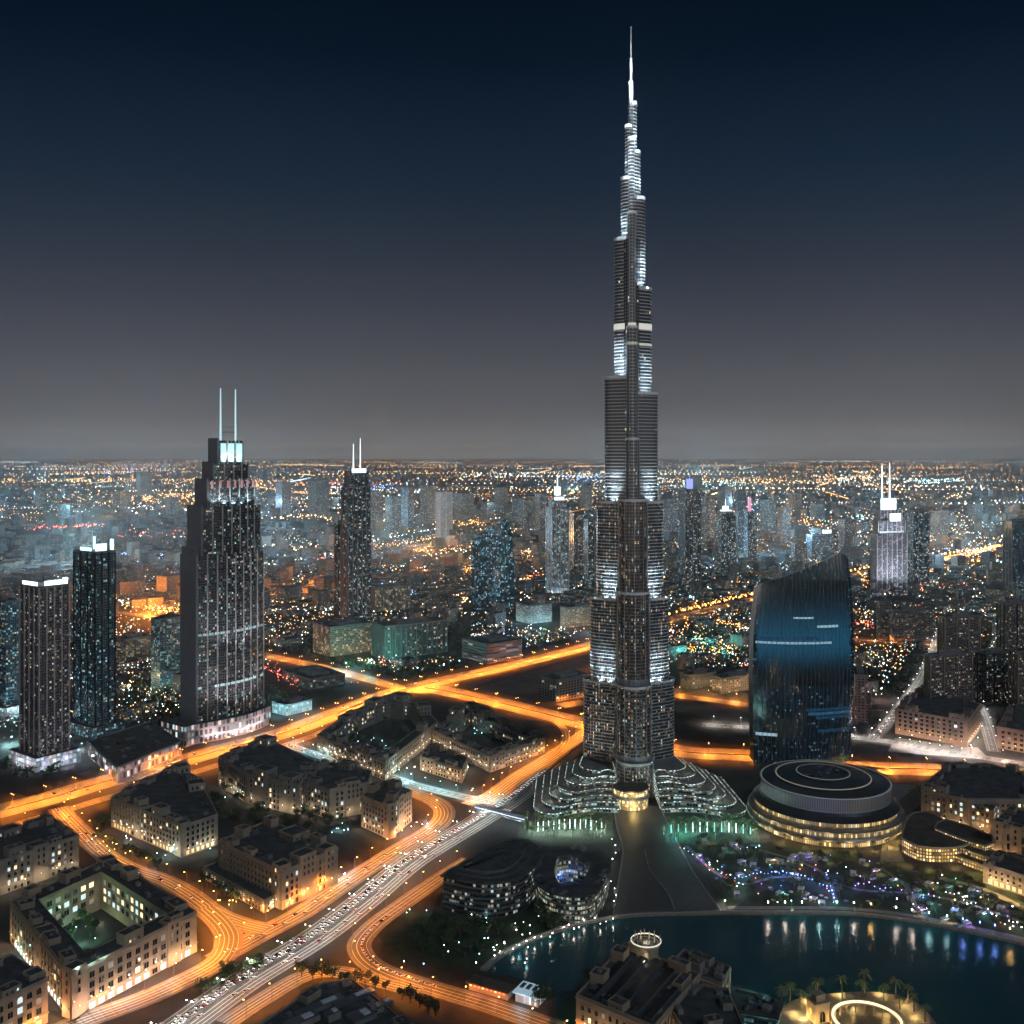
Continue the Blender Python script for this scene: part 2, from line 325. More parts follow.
road('R1', [(95, 1085), (140, 1054), (185, 1024), (245, 981), (315, 938), (365, 900), (414, 860), (480, 820), (515, 797), (545, 773), (572, 751), (592, 734)], 30, 8, 'main_road', median=True, kerb=False)
road('R1b', [(215, 960), (262, 934), (300, 914), (330, 894), (380, 861), (408, 844), (430, 831), (443, 819), (443, 808), (430, 799), (405, 790), (385, 784)], 17, 4, 'slip_road')
road('R3b', [(470, 806), (492, 797), (520, 777), (548, 760), (572, 744), (590, 731)], 22, 5, 'road')
road('R3', [(425, 688), (450, 692), (500, 703), (545, 714), (585, 724), (620, 733), (677, 751), (757, 756), (855, 767), (940, 770), (1060, 777)], 48, 10, 'main_road', kerb=False, median=True)
road('R3c', [(560, 706), (600, 700), (640, 696), (677, 696), (755, 706), (800, 712), (860, 722)], 26, 4, 'road', kerb=False)
road('R3d', [(515, 707), (545, 716), (562, 727), (566, 740), (556, 754)], 10, 2, 'slip_road', kerb=False)
road('R6', [(285, 744), (299, 749), (322, 757), (362, 769), (388, 776), (411, 784), (450, 794), (492, 803)], 12, 2, 'street', dashed=True)
road('R4', [(58, 808), (68, 819), (81, 832), (102, 853), (132, 870), (162, 880), (188, 894), (216, 914), (241, 924), (266, 930)], 15, 4, 'street')
road('R4b', [(205, 908), (223, 925), (229, 941), (218, 962), (178, 984), (137, 1002), (76, 1024), (20, 1050)], 16, 4, 'street')
road('R5', [(470, 860), (441, 878), (399, 907), (375, 925), (360, 942), (362, 955), (375, 967), (400, 978), (441, 991), (494, 1007), (570, 1034), (620, 1056)], 13, 3, 'slip_road')
road('R5b', [(225, 1024), (262, 1000), (300, 978), (325, 972), (350, 974), (390, 984), (420, 992)], 11, 3, 'slip_road')
road('R7', [(700, 725), (820, 732), (857, 738), (898, 743), (940, 751), (1060, 770)], 16, 3, 'street', dashed=True)
road('R8', [(872, 740), (887, 724), (900, 707), (917, 685), (926, 668), (934, 648), (940, 630)], 12, 2, 'street', dashed=True)
road('R9', [(800, 632), (860, 640), (931, 645), (985, 650)], 13, 4, 'street', kerb=False)
road('R10', [(100, 610), (150, 617), (184, 622)], 26, 4, 'road', kerb=False)
road('R11', [(1010, 618), (990, 650), (976, 690), (985, 720), (994, 752)], 11, 2, 'street', dashed=True)
# verges lying between the carriageways
sheet('verge_lawn', [(240, 940), (262, 948), (315, 922), (300, 934), (262, 958), (240, 956)], .03, M['lawn'])
sheet('verge_lawn', [(378, 935), (400, 916), (406, 950), (420, 968), (392, 962)], .03, M['lawn'])

# ---------------------------------------------------------------- street lamps
def lamp_mesh(h, arm, double=False):
    q = MB(); q.tube([(0, 0, 0), (0, 0, h)], [.16, .09], M['pole'], 6); q.tube([(0, 0, 0), (0, 0, .5)], .3, M['pole'], 6)
    for s_ in ((1, -1) if double else (1,)): q.tube([(0, 0, h - .4), (s_ * arm * .5, 0, h + .25), (s_ * arm, 0, h + .2)], .07, M['pole'], 5)
    return q.mesh('street_lamp')
def head_mesh(h, arm, m, double=False):
    q = MB()
    q.loft([[(arm + a * .5 * k, c * .3 * k, h + z) for a, c in ((-1, -1), (1, -1), (1, 1), (-1, 1))] for k, z in ((.7, .0), (1, .12), (.8, .42))], m, m, True)
    return q.mesh('lamp_head')
LM = {}
LAMPCOUNT = [0]; LKP = .36; FARL = []; KN = 1.65
def street_lamp(x, y, rot, colour, power, label, group, h=11, arm=2.2, double=False, lit=True, z=0):
    key = (colour, h, double)
    if key not in LM: LM[key] = (lamp_mesh(h, arm, double), head_mesh(h, arm, M['e_' + colour], double))
    o = link('street_lamp', LM[key][0], None, (x, y, z), rot); tag(o, label, 'street lamp', group)
    link('lamp_head', LM[key][1], o)
    if double: link('lamp_head', LM[key][1], o, (0, 0, 0), pi)
    LAMPCOUNT[0] += 1
    if lit: light('SPOT', (arm if not double else 0, 0, h - .35), power * LKP, dict(orange=ORANGE, white=WHITE, cyan=CYAN, red=RED, blue=BLUE)[colour], o, .35, (arm if not double else 0, .001, 0), 2.86, .35)
    return o
def lamps_along(key, colour, spacing, power, label, group, side=0, ymax=3300, h=11, start=.5, double=None, skip=None, ymin=560):
    P, wd = ROADS[key]; acc = spacing * start
    dbl = side == 0 if double is None else double
    for i in range(len(P) - 1):
        a, c = P[i], P[i + 1]; l = hypot(c[0] - a[0], c[1] - a[1]); 
        while acc < l:
            f = acc / l; x = a[0] + (c[0] - a[0]) * f; y = a[1] + (c[1] - a[1]) * f
            tx, ty = (c[0] - a[0]) / l, (c[1] - a[1]) / l; o = side * (wd / 2 + 1.2); x += -ty * o; y += tx * o
            p = PX(x, y)
            if 2150 < y < ymax and -60 < p[0] < 1084 and ymin < y:
                FARL.append((x, y, colour, h)); 
                if len(FARL) % 2: light('SPOT', (x, y, h), power * LKP * 2, ORANGE if colour == 'orange' else WHITE, None, .4, (x, y + .001, 0), 2.86, .35)
            elif ymin < y < ymax and -60 < p[0] < 1084 and p[1] < 1050 and not (skip and skip(*p)):
                r_ = atan2(ty, tx) - pi / 2 if side <= 0 else atan2(ty, tx) + pi / 2
                if side > 0: r_ = atan2(-tx, ty)
                elif side < 0: r_ = atan2(tx, -ty)
                else: r_ = atan2(tx, -ty)
                street_lamp(x, y, r_, colour, power, label, group, h, double=dbl)
            acc += spacing
        acc -= l
KL = 2.8
lamps_along('R2', 'orange', 34, 310e3 * KL, 'tall double sodium street lamp on the motorway median', 'sodium lamps down the motorway', ymax=4600, h=14)
lamps_along('R3', 'orange', 42, 330e3 * KL, 'double sodium street lamp on the median of the orange road behind the tallest tower', 'sodium lamps on the road behind the tower', ymax=2200, h=13)
lamps_along('R1b', 'orange', 24, 70e3 * KN, 'sodium street lamp along the orange slip road beside the white-lit road', 'sodium lamps on the slip road', 1)
lamps_along('R3b', 'orange', 24, 90e3 * KN, 'sodium street lamp on the short orange road past the footbridge', 'sodium lamps past the footbridge', 1)
lamps_along('R4', 'orange', 26, 40e3 * KN, 'sodium street lamp on the street curving round the tan blocks', 'sodium lamps round the tan blocks', 1)
lamps_along('R4b', 'orange', 24, 65e3 * KN, 'sodium street lamp on the curve round the courtyard block', 'sodium lamps round the courtyard block', -1)
lamps_along('R5', 'orange', 26, 45e3 * KN, 'sodium street lamp beside the slip road curving under the garden', 'sodium lamps by the garden slip road', -1)
lamps_along('R5b', 'orange', 24, 60e3 * KN, 'sodium street lamp beside the short link road among the front trees', 'sodium lamps on the link road', -1)
lamps_along('R1', 'white', 30, 95e3, 'double pale street lamp on the median of the wide busy road', 'lamps on the busy road', 0, h=13, ymax=1090)
lamps_along('R2b', 'orange', 40, 80e3 * KL, 'sodium street lamp along the service road below the motorway', 'sodium lamps on the service road', -1, ymax=1500)
lamps_along('R2c', 'orange', 44, 170e3 * KL, 'double sodium street lamp on the road joining the motorway from upper left', 'sodium lamps on the joining road', ymax=2200)
lamps_along('R3c', 'orange', 44, 120e3 * KL, 'sodium street lamp on the road above the empty sand lot', 'sodium lamps above the sand lot', 1, ymax=2200)
lamps_along('R6', 'cyan', 22, 26e3 * KL, 'white street lamp along the shopping street between the tan blocks', 'white lamps on the shopping street', 1, h=9)
lamps_along('R7', 'white', 36, 34e3 * KL, 'white street lamp along the pale road in front of the pink block', 'white lamps on the pale road', 1, ymax=1600)
lamps_along('R8', 'white', 48, 16e3 * KL, 'white street lamp lining the pinkish street left of the pink block', 'white lamps on the pinkish street', 1, h=9)
lamps_along('R9', 'orange', 34, 90e3 * KL, 'sodium street lamp on the cross street above the pinkish street', 'sodium lamps on the cross street', 1, ymax=2600)
lamps_along('R11', 'white', 48, 16e3 * KL, 'white street lamp on the narrow street right of the pink block', 'white lamps right of the pink block', 1, ymax=2600)

# ---------------------------------------------------------------- cars
def car_mesh(body, name='car'):
    q = MB(); prof = [(-2.2, .35), (2.2, .35), (2.25, .75), (1.5, .95), (.75, 1.42), (-.95, 1.45), (-1.75, 1.0), (-2.25, .9)]
    for w0, sgn in ((.88, 1),):
        A = [(x, -w0, z) for x, z in prof]; B_ = [(x, w0, z) for x, z in prof]
        n_ = len(prof)
        for i in range(n_):
            j = (i + 1) % n_; mm = M['glassd'] if i in (3, 5) else body
            q.face([A[i], A[j], B_[j], B_[i]][::-1], mm)
        q.face(A, body); q.face(B_[::-1], body)
    for s_ in (-1, 1):
        q.face([(1.3, s_ * .89, .98), (.72, s_ * .89, 1.34), (-.9, s_ * .89, 1.36), (-1.6, s_ * .89, 1.0)][::s_], M['glassd'])
        for wx in (-1.35, 1.35):
            R_ = [[(wx + .33 * cos(2 * pi * i / 10), yy, .33 + .33 * sin(2 * pi * i / 10)) for i in range(10)] for yy in (s_ * .72, s_ * .93)]
            q.loft(R_, M['dark'], M['dark'])
        q.box(2.26, s_ * .62, .6, .1, .34, .16, M['e_head']); q.box(-2.28, s_ * .62, .66, .1, .34, .18, M['e_tail'])
    return q.mesh(name)
paints = [mat('car_paint_white', (.7, .7, .7), .3), mat('car_paint_black', (.02, .02, .022), .25), mat('car_paint_silver', (.4, .41, .42), .3, .6), mat('car_paint_red', (.35, .03, .025), .3)]
CARS = [car_mesh(p) for p in paints]; CN = ['white', 'black', 'silver', 'red']
NC = [0]
def cars_on(key, offs, dirs, gap, n, where, group, f0=0.0, f1=1.0, beams=0):
    P, wd = ROADS[key]; cum = [0]
    for i in range(len(P) - 1): cum.append(cum[-1] + hypot(P[i + 1][0] - P[i][0], P[i + 1][1] - P[i][1]))
    T = cum[-1]
    for o, d in zip(offs, dirs):
        s_ = T * f0 + U(0, gap); k = 0
        while s_ < T * f1 and k < n:
            i = max(j for j in range(len(cum)) if cum[j] <= s_); i = min(i, len(P) - 2)
            a, c = P[i], P[i + 1]; l = hypot(c[0] - a[0], c[1] - a[1]); f = (s_ - cum[i]) / l; tx, ty = (c[0] - a[0]) / l, (c[1] - a[1]) / l
            x = a[0] + (c[0] - a[0]) * f - ty * o; y = a[1] + (c[1] - a[1]) * f + tx * o
            p = PX(x, y)
            if -20 < p[0] < 1044 and p[1] < 1034:
                v = random.choices(range(4), (7, 1, 5, 1))[0]
                rt = atan2(ty, tx) + (pi if d < 0 else 0)
                ob = link('car', CARS[v], None, (x, y, .16), rt)
                tag(ob, f'{CN[v]} car {"coming with headlamps lit" if d < 0 else "driving away with red tail lamps"} on {where}', 'car', f'{CN[v]} cars {"coming" if d < 0 else "going"}, {group}')
                NC[0] += 1; k += 1
                if beams and d < 0: light('SPOT', (2.6, 0, .75), beams, (1, .95, .9), ob, .15, (16, 0, -.1), .75, .8, 'headlight_beam')
            s_ += gap * U(.75, 1.35)
cars_on('R1', [2.6, 5.9], [-1] * 2, 6.6, 88, 'the wide white-lit road', 'busy road', 0, .97, 5200)
cars_on('R1', [9.2, 12.4], [-1] * 2, 34, 10, 'the wide white-lit road', 'busy road', 0, .97, 5200)
cars_on('R1', [-3, -6.5, -10], [1] * 3, 40, 9, 'the wide white-lit road', 'busy road', 0, .97)
cars_on('R5', [2], [-1], 8, 26, 'the curving slip road by the garden', 'garden slip road', .3, .65, 2500)
cars_on('R2', [3, 8, 13, -5, -11], [-1, -1, -1, 1, 1], 70, 8, 'the broad orange motorway', 'motorway', .02, .55)
cars_on('R1b', [-3, 2], [1, -1], 26, 12, 'the orange slip road', 'orange slip road')
cars_on('R4', [-2, 2], [1, -1], 30, 10, 'the street round the tan blocks', 'street round the blocks')
cars_on('R8', [-2.6, 2.6], [1, -1], 22, 14, 'the pinkish street by the pink block', 'pinkish street')
cars_on('R7', [-3, 3], [1, -1], 26, 8, 'the pale road before the pink block', 'pale road')
cars_on('R6', [-2, 2], [1, -1], 18, 12, 'the shopping street', 'shopping street')
# ---------------------------------------------------------------- the tallest tower
TX, TY = 131.3, 1130.0; TS = TY / F
f_burj = fac('supertall_glass', (.06, .062, .07), (.012, .016, .022), 3.4, 3.7, .42, .72, .30, (1, .68, .42), (.75, .95, 1), .28, .85, .16, .45, .5, clump=.8, vert=True)
f_burjup = fac('supertall_glass_upper', (.10, .105, .115), (.012, .016, .022), 2.6, 3.7, .62, .62, .02, (1, .85, .5), (.85, .95, 1), .4, 1.4, .16, .45, .5)
m_rib = mat('spandrel_steel', (.44, .47, .5), .42, .35)
m_bronze = mat('spandrel_bronze', (.25, .19, .15), .42, .35)
m_band = mat('mechanical_louvre', (.30, .31, .33), .5, .4)
tower = thing('supertall_tower', 'tallest tower of all, tapering in lit stepped tiers to a needle spire', 'skyscraper', (TX, TY, 0))
def wing_plan(a, Lw, hw, n=10, inner=3.0, grow=0.0):
    L2 = max(Lw - hw, .5); pts = [(-0, -hw - grow)] + [(L2 + (hw + grow) * cos(t), (hw + grow) * sin(t)) for t in [-pi / 2 + pi * i / n for i in range(n + 1)]] + [(0, hw + grow)]
    c, s = cos(a), sin(a); return [(x * c - y * s, x * s + y * c) for x, y in pts]
zt = lambda py: Zp(py, TY)
AL, AR, AF = radians(150), radians(30), radians(-90)
def ext(px, hw): return (px * TS - hw) / .866 + hw         # tip length giving that half-width in the picture
WL = [(800, 684, 46, 13), (684, 600, 39.5, 12.5), (600, 503, 33.5, 12), (503, 378, 25.5, 11), (378, 240, 16, 9.5), (240, 179, 9.5, 7), (179, 127, 5.6, 4.8)]
WR = [(800, 684, 46, 13), (684, 600, 40, 12.5), (600, 503, 34, 12), (503, 394, 28, 11), (394, 289, 21, 9.5), (289, 199, 14.5, 8.5), (199, 153, 9.2, 6.5), (153, 106, 5.5, 4.6)]
WF = [(800, 752, 52, 19), (752, 680, 46, 18), (680, 590, 39, 17), (590, 500, 32, 15), (500, 440, 22, 6.5), (440, 329, 17, 5.2), (329, 215, 11, 4.2), (215, 140, 7, 3.4)]
def facade_rings(plan_fn, z0, z1, fh=3.7):
    rings = []; z = z0
    while z < z1 - .5:
        zz = min(z + fh, z1)
        rings += [(z, 0), (zz - .95, 0), (zz - .95, .55), (zz, .55)]
        z = zz
    return [[(x, y, q) for x, y in plan_fn(g_)] for q, g_ in rings]
def wing(ang, spec, fn, lights=True):
    for k, (y0, y1, e, hw) in enumerate(spec):
        Lw = fn(e, hw) if fn else e
        z0 = max(zt(y0), 0); z1 = zt(y1); fm = f_burj if z1 < 330 else f_burjup
        mb = MB(); rings = facade_rings(lambda g_: wing_plan(ang, Lw, hw, grow=g_), z0, z1)
        rb_ = m_bronze if not lights and z1 < 330 else m_rib; mb.loft(rings, [fm, rb_, rb_, rb_], M['roof']); 
        body = mb.build('wing_tier', tower)
        if lights and z1 < 60:
            mb = MB(); c, s = cos(ang), sin(ang); sg = 1 if c < 0 else -1
            for q in range(6):
                lx, ly = (Lw - hw) * (.35 + .65 * q / 5), sg * (hw + .75); mb.box(lx * c - ly * s, lx * s + ly * c, z0, .5, .5, z1 - z0, M['dark'], ang)
            for q in range(1, 5):
                t_ = sg * (pi / 2 - q * .38); lx, ly = (Lw - hw) + (hw + .75) * cos(t_), (hw + .75) * sin(t_); mb.box(lx * c - ly * s, lx * s + ly * c, z0, .5, .5, z1 - z0, m_rib, ang)
            mb.build('mullion_fins', body)
        # parapet with its lit rim
        mb = MB(); mb.loft([[(x, y, z_) for x, y in wing_plan(ang, Lw, hw, grow=g_)] for g_, z_ in ((.9, z1 - .4), (.9, z1 + 2.2), (.3, z1 + 2.2), (.3, z1 - .2))], M['white']); mb.build('parapet', body)
        if k < len(spec) - 1:
            nL = fn(spec[k + 1][2], spec[k + 1][3]) if fn else spec[k + 1][2]
            c, s = cos(ang), sin(ang)
            step = Lw - nL
            if step > 1.2 and lights:
                nh = spec[k + 1][3]; sg = 1 if c < 0 else -1; nb = (nL - nh)
                up = MB(); sp_ = [(nb * .55, nh + 5), (nb * .85, nh + 5), (nb + nh * .75, nh * .75 + 4), (nb + nh + min(step * .7, 5), 0)]
                for zz_, pw in ((1.5, 1.0), (13, .75), (26, .5)):
                    for q, (lx, ly) in enumerate(sp_):
                        if z1 > 560 and (q == 0 or zz_ > 14): continue
                        ly *= sg; x, y = lx * c - ly * s, lx * s + ly * c; ax_, ay_ = lx * .98 * c - ly * .5 * s, lx * .98 * s + ly * .5 * c
                        light('SPOT', (x, y, z1 + zz_), FL * pw * min(1, step / 6 + .25) * (1.7 if z1 > 440 else 1), (.74, .93, 1), tower, .6, (ax_, ay_, z1 + zz_ + 22), 2.1, .9, 'floodlight_beam')
                        if zz_ < 2: up.box(x * .96, y * .96, z1 + .3, .9, .9, 1.0, M['steel'], ang)
                up.build('floodlight', tower)
from math import degrees
FL = 34e3
wing(AL, WL, ext); wing(AR, WR, ext)
wing(AF, WF, None, False)
# mechanical bands on the front wing
for y0, y1, k in ((600, 588, 3), (684, 672, 2), (757, 745, 1)):
    y, e, hw = 0, WF[k][2], WF[k][3]
    mb = MB(); mb.loft([[(x, q, z_) for x, q in wing_plan(AF, e, hw, grow=g_)] for g_, z_ in ((.7, zt(y0)), (.95, zt(y0)), (.95, zt(y1)), (.7, zt(y1)))], m_band); mb.build('mechanical_band', tower)
# bright sky lobby band
mb = MB()
for ang, e, hw in ((AL, ext(16, 9.5), 9.5), (AR, ext(21, 9.5), 9.5), (AF, 11.4, 4.3)):
    mb.loft([[(x, y, z_) for x, y in wing_plan(ang, e, hw, grow=g_)] for g_, z_ in ((.6, zt(330)), (1.0, zt(330)), (1.0, zt(324)), (.6, zt(324)))], em('lobby_glow', (1, .95, .8), .55)); 
mb.build('lobby_band', tower)
mb = MB()
for ang, e, hw in ((AR, ext(21, 9.5), 9.5), (AF, 17, 5.2)):
    mb.loft([[(x, y, z_) for x, y in wing_plan(ang, e, hw, grow=g_)] for g_, z_ in ((.6, zt(346)), (.9, zt(346)), (.9, zt(343.5)), (.6, zt(343.5)))], em('lobby_glow_dim', (.95, 1, .7), .35))
mb.build('lobby_band', tower)
# core and vertical fins of the front wing
mb = MB(); mb.lathe(0, 0, [(11, 0), (11, zt(240)), (6, zt(240)), (6, zt(150)), (3.6, zt(150)), (3.6, zt(106)), (2.4, zt(106)), (2.2, zt(84))], f_burjup, 18, M['roof']); mb.build('core', tower)
for k, (y0, y1, e, hw) in enumerate(WF[:7]):
    mb = MB()
    for q in range(-4, 5):
        t_ = q / 4 * 1.35; x, y = (hw + .8) * sin(t_), -(e - hw) - (hw + .8) * cos(t_)
        mb.box(x, y, max(zt(y0), 0), .55, .8, zt(y1) - max(zt(y0), 0), M['steel'] if q % 2 else m_rib, t_)
    mb.build('mullion_fins', tower)
# spire
mb = MB(); mb.lathe(0, 0, [(2.4, zt(106)), (2.4, zt(84)), (1.5, zt(84)), (1.3, zt(60)), (1.7, zt(59.5)), (1.7, zt(58.5)), (.8, zt(58)), (.45, zt(28)), (.9, zt(27.5)), (.5, zt(26.5))], mat('spire_steel', (.75, .78, .8), .5, .2), 12, M['metal']); mb.build('spire', tower)
for zz, r in ((84, 2.9), (106, 4.2), (128, 6.5), (153, 10), (180, 11), (200, 15)):
    light('POINT', (-r * .3, -r - 4, zt(zz) + 1), 26e3, (.85, .95, 1), tower, .4, name='floodlight_beam')
    light('SPOT', (r * .5, -r - 5, zt(zz) + 1), 160e3, (.85, .95, 1), tower, .4, (0, 0, zt(zz) + 30), 1.0, .8, 'floodlight_beam')
light('SPOT', (1, -9, zt(82)), 260e3, (.9, .97, 1), tower, .4, (0, 0, zt(45)), .9, .6, 'floodlight_beam')
for k, (zz, x, r) in enumerate(((84, -.5, 2.6), (104, 3.6, 2.8), (127.5, -3, 4.0), (153, 5, 3.6), (179.5, -5, 4.4), (199.5, 9.5, 5.2), (240, -10, 6))):
    mb = MB(); mb.lathe(x, -r * .6, [(r * .9, zt(zz) - 1), (r, zt(zz) - 1), (r, zt(zz) + 2.2), (r * .9, zt(zz) + 2.2)], em('setback_lamp', (.85, .97, 1), (.9 if k < 6 else .5)), 14); mb.build('setback_lamp', tower)

# ---------------------------------------------------------------- podium of the tower
f_pod = fac('podium_glass', (.14, .145, .15), (.012, .02, .022), 3.0, 3.6, .8, .62, .5, (1, .78, .5), (.65, 1, .92), .62, .95, .14, .5, clump=.6)
def podium(name, label, sgn):
    t_ = thing(name, label, 'podium', (TX, TY, 0))
    for i in range(7):
        x0, x1 = 22, 108 - 8.6 * i
        yf = -62 - 22 + 8.5 * i; yb = 40; r = 20
        pts = []
        for q in range(11): 
            f = q / 10; x = x0 + (x1 - r - x0) * f; pts.append((x, yf + 9 * sin(pi * f) * (1 - .1 * i) + (-14 + 2 * i) * f))
        ye = pts[-1][1]
        for q in range(1, 9): a = -pi / 2 + pi * .5 * q / 8; pts.append((x1 - r + r * cos(a), ye + r + r * sin(a)))
        pts += [(x1 - 6, yb - 20), (x1 - 30, yb), (x0, yb)]
        pts = [(sgn * x, y) for x, y in pts]; pts = ccw(pts)
        z0 = 4.0 * i; mb = MB(); mb.prism(pts, z0, z0 + 4.3, f_pod, M['pave'] if i % 2 else M['concrete']); 
        o = mb.build('terrace', t_)
        mb = MB(); po = inset(pts, -1.2); mb.loft([[(x, y, z_) for x, y in pp] for pp, z_ in ((pts, z0 + 3.55), (po, z0 + 3.7), (po, z0 + 4.6), (inset(pts, -.8), z0 + 4.6), (inset(pts, -.8), z0 + 4.33))], M['steel']); mb.build('balustrade', o)
        # patchy strings of balcony lamps
        mb = MB(); pe = inset(pts, -1.35)
        for q in range(len(pts)):
            a, c = pe[q], pe[(q + 1) % len(pts)]
            if min(a[1], c[1]) > 0: continue
            l = hypot(c[0] - a[0], c[1] - a[1]); nn = max(1, int(l / 3))
            for w_ in range(nn):
                if R() < .72:
                    f = (w_ + .5) / nn; mb.box(a[0] + (c[0] - a[0]) * f, a[1] + (c[1] - a[1]) * f, z0 + 4.3, 1.9, .25, .4, random.choice(pod_lamps), atan2(c[1] - a[1], c[0] - a[0]))
        if mb.v: mb.build('balcony_lamps', o)['kind'] = 'stuff'
    for q in range(16):
        x = sgn * U(26, 112); y = U(-92, -30); light('POINT', (x, y, 3 + max(0, (y + 84) * .42) + 5), 2600, random.choice(((.75, 1, .92), (.85, 1, .95), (1, .9, .7))), t_, .4, name='terrace_lamp_light')
    return t_
pod_lamps = [em('balcony_lamp', (.75, 1, .92), 2.2), em('balcony_lamp_b', (.9, 1, .9), .9), em('balcony_lamp_c', (1, .9, .7), 1.4)]
podium('terraced_podium', 'curved terraced glass wing left of the golden entrance drum below the tallest tower', -1)
podium('terraced_podium', 'curved terraced glass wing right of the golden entrance drum below the tallest tower', 1)
# entrance drum
dx, dy = G(632.5, 811); dy += 17
d = thing('entrance_pavilion', 'round golden glowing entrance drum at the foot of the tallest tower', 'pavilion', (dx, dy, 0))
f_gold = fac('gold_glass', (.22, .16, .09), (.15, .1, .05), 1.7, 3.4, .78, .86, 2.5, (1, .70, .25), (1, .78, .4), .4, 2.8, .3, .5, clump=.1)
mb = MB(); mb.lathe(0, 0, [(17.5, 0), (17.5, 10.5)], f_gold, 40); mb.build('lower_glazing', d)
mb = MB(); mb.lathe(0, 0, [(17.5, 10.5), (19.5, 10.5), (19.5, 13.2), (17.3, 13.2)], M['steel'], 40); mb.build('canopy', d)
mb = MB(); mb.lathe(0, 0, [(17.3, 13.2), (17.3, 19)], f_gold, 40); mb.build('upper_glazing', d)
mb = MB(); mb.lathe(0, 0, [(17.3, 19), (18.6, 19), (18.6, 20.4), (15, 20.8)], M['roof2'], 40, M['roof2']); mb.build('roof', d)
mb = MB()
for q in range(28): a = 2 * pi * q / 28; mb.box(17.9 * cos(a), 17.9 * sin(a), 0, .5, .5, 10.5, M['trim'], a)
mb.build('colonnade', d)
light('POINT', (0, -24, 6), 45e3, GOLD, d, 1, name='entrance_glow'); light('POINT', (0, -21, 18), 14e3, GOLD, d, 1, name='entrance_glow')

# ---------------------------------------------------------------- round terraced disc building
ox, oy = 313, 1024
disc = thing('round_building', 'big round stacked-disc building with dark ringed roof and golden lit floors', 'building', (ox, oy, 0))
f_ring = fac('ring_glass', (.16, .12, .07), (.1, .07, .035), 2.2, 4.4, .74, .78, 1.6, (1, .68, .25), (1, .82, .5), .3, 1.5, .3, .5, clump=.35)
m_louv = fac('drum_louvre', (.30, .31, .33), (.08, .085, .09), 1.6, 30, .5, .98, 0, grough=.5)
m_discroof = mat('disc_roof', (.035, .045, .052), .38, .3, noise=.25, nscale=.1)
def ring(name, prof, m, n=72, cap=None, x=0, y=0): mb = MB(); mb.lathe(x, y, prof, m, n, cap); return mb.build(name, disc)
ring('lower_floor', [(70, 0), (70, 7)], f_ring)
ring('terrace_slab', [(70, 7), (76.5, 7), (77, 8.2), (76, 9.6), (69, 9.6)], M['steel'])
ring('middle_floor', [(71, 9.6), (71, 14.5)], f_ring)
ring('terrace_slab', [(71, 14.5), (75, 14.5), (75.3, 15.4), (73.5, 16.2), (67, 17)], M['steel'])
ring('upper_floor', [(68.5, 17), (68.5, 22)], f_ring)
ring('sloped_skirt', [(68.5, 22), (70.5, 22), (70.6, 22.8), (64, 26.5), (62, 29)], m_discroof)
ring('louvred_drum', [(62, 29), (62.6, 29), (62.6, 41.5), (62.2, 42.2)], m_louv)
ring('roof', [(62.2, 42.2), (60.5, 42.4), (46, 44), (46, 45.8), (44.5, 46), (26, 47.2), (26, 49), (24.5, 49.2), (8, 50)], m_discroof, cap=m_discroof, x=-2)
ring('roof_rim_light', [(62.9, 42.2), (62.9, 42.7), (61.4, 42.8)], em('rim_dim', (.8, .85, .85), .10))
ring('roof_ring_light', [(46.2, 45.9), (46.2, 46.4), (45.2, 46.5)], em('rim_dim2', (1, .85, .6), .20), x=-2)
ring('roof_ring_light', [(26.2, 49.1), (26.2, 49.5), (25.2, 49.6)], em('rim_dim3', (.8, .85, .85), .12), x=-2)
mb = MB()
for q in range(46):
    a = 2 * pi * q / 46; mb.box(75 * cos(a), 75 * sin(a), 9.6, .5, .5, 5, M['steel'], a)
mb.build('column_ring', disc)
mb = MB()
for q in range(22): 
    mb = MB(); a = U(0, 2 * pi); r = U(4, 22); mb.box(-2 + r * cos(a), r * sin(a), 49, U(2, 5), U(2, 4), U(.8, 2.2), random.choice([M['steel'], M['concrete'], M['dark']]), a); mb.build('roof_plant', disc)
for q in range(9):
    a = radians(-150 + 15 * q); light('POINT', (80 * cos(a), 80 * sin(a), 5), 20e3, GOLD, disc, 1, name='terrace_glow')

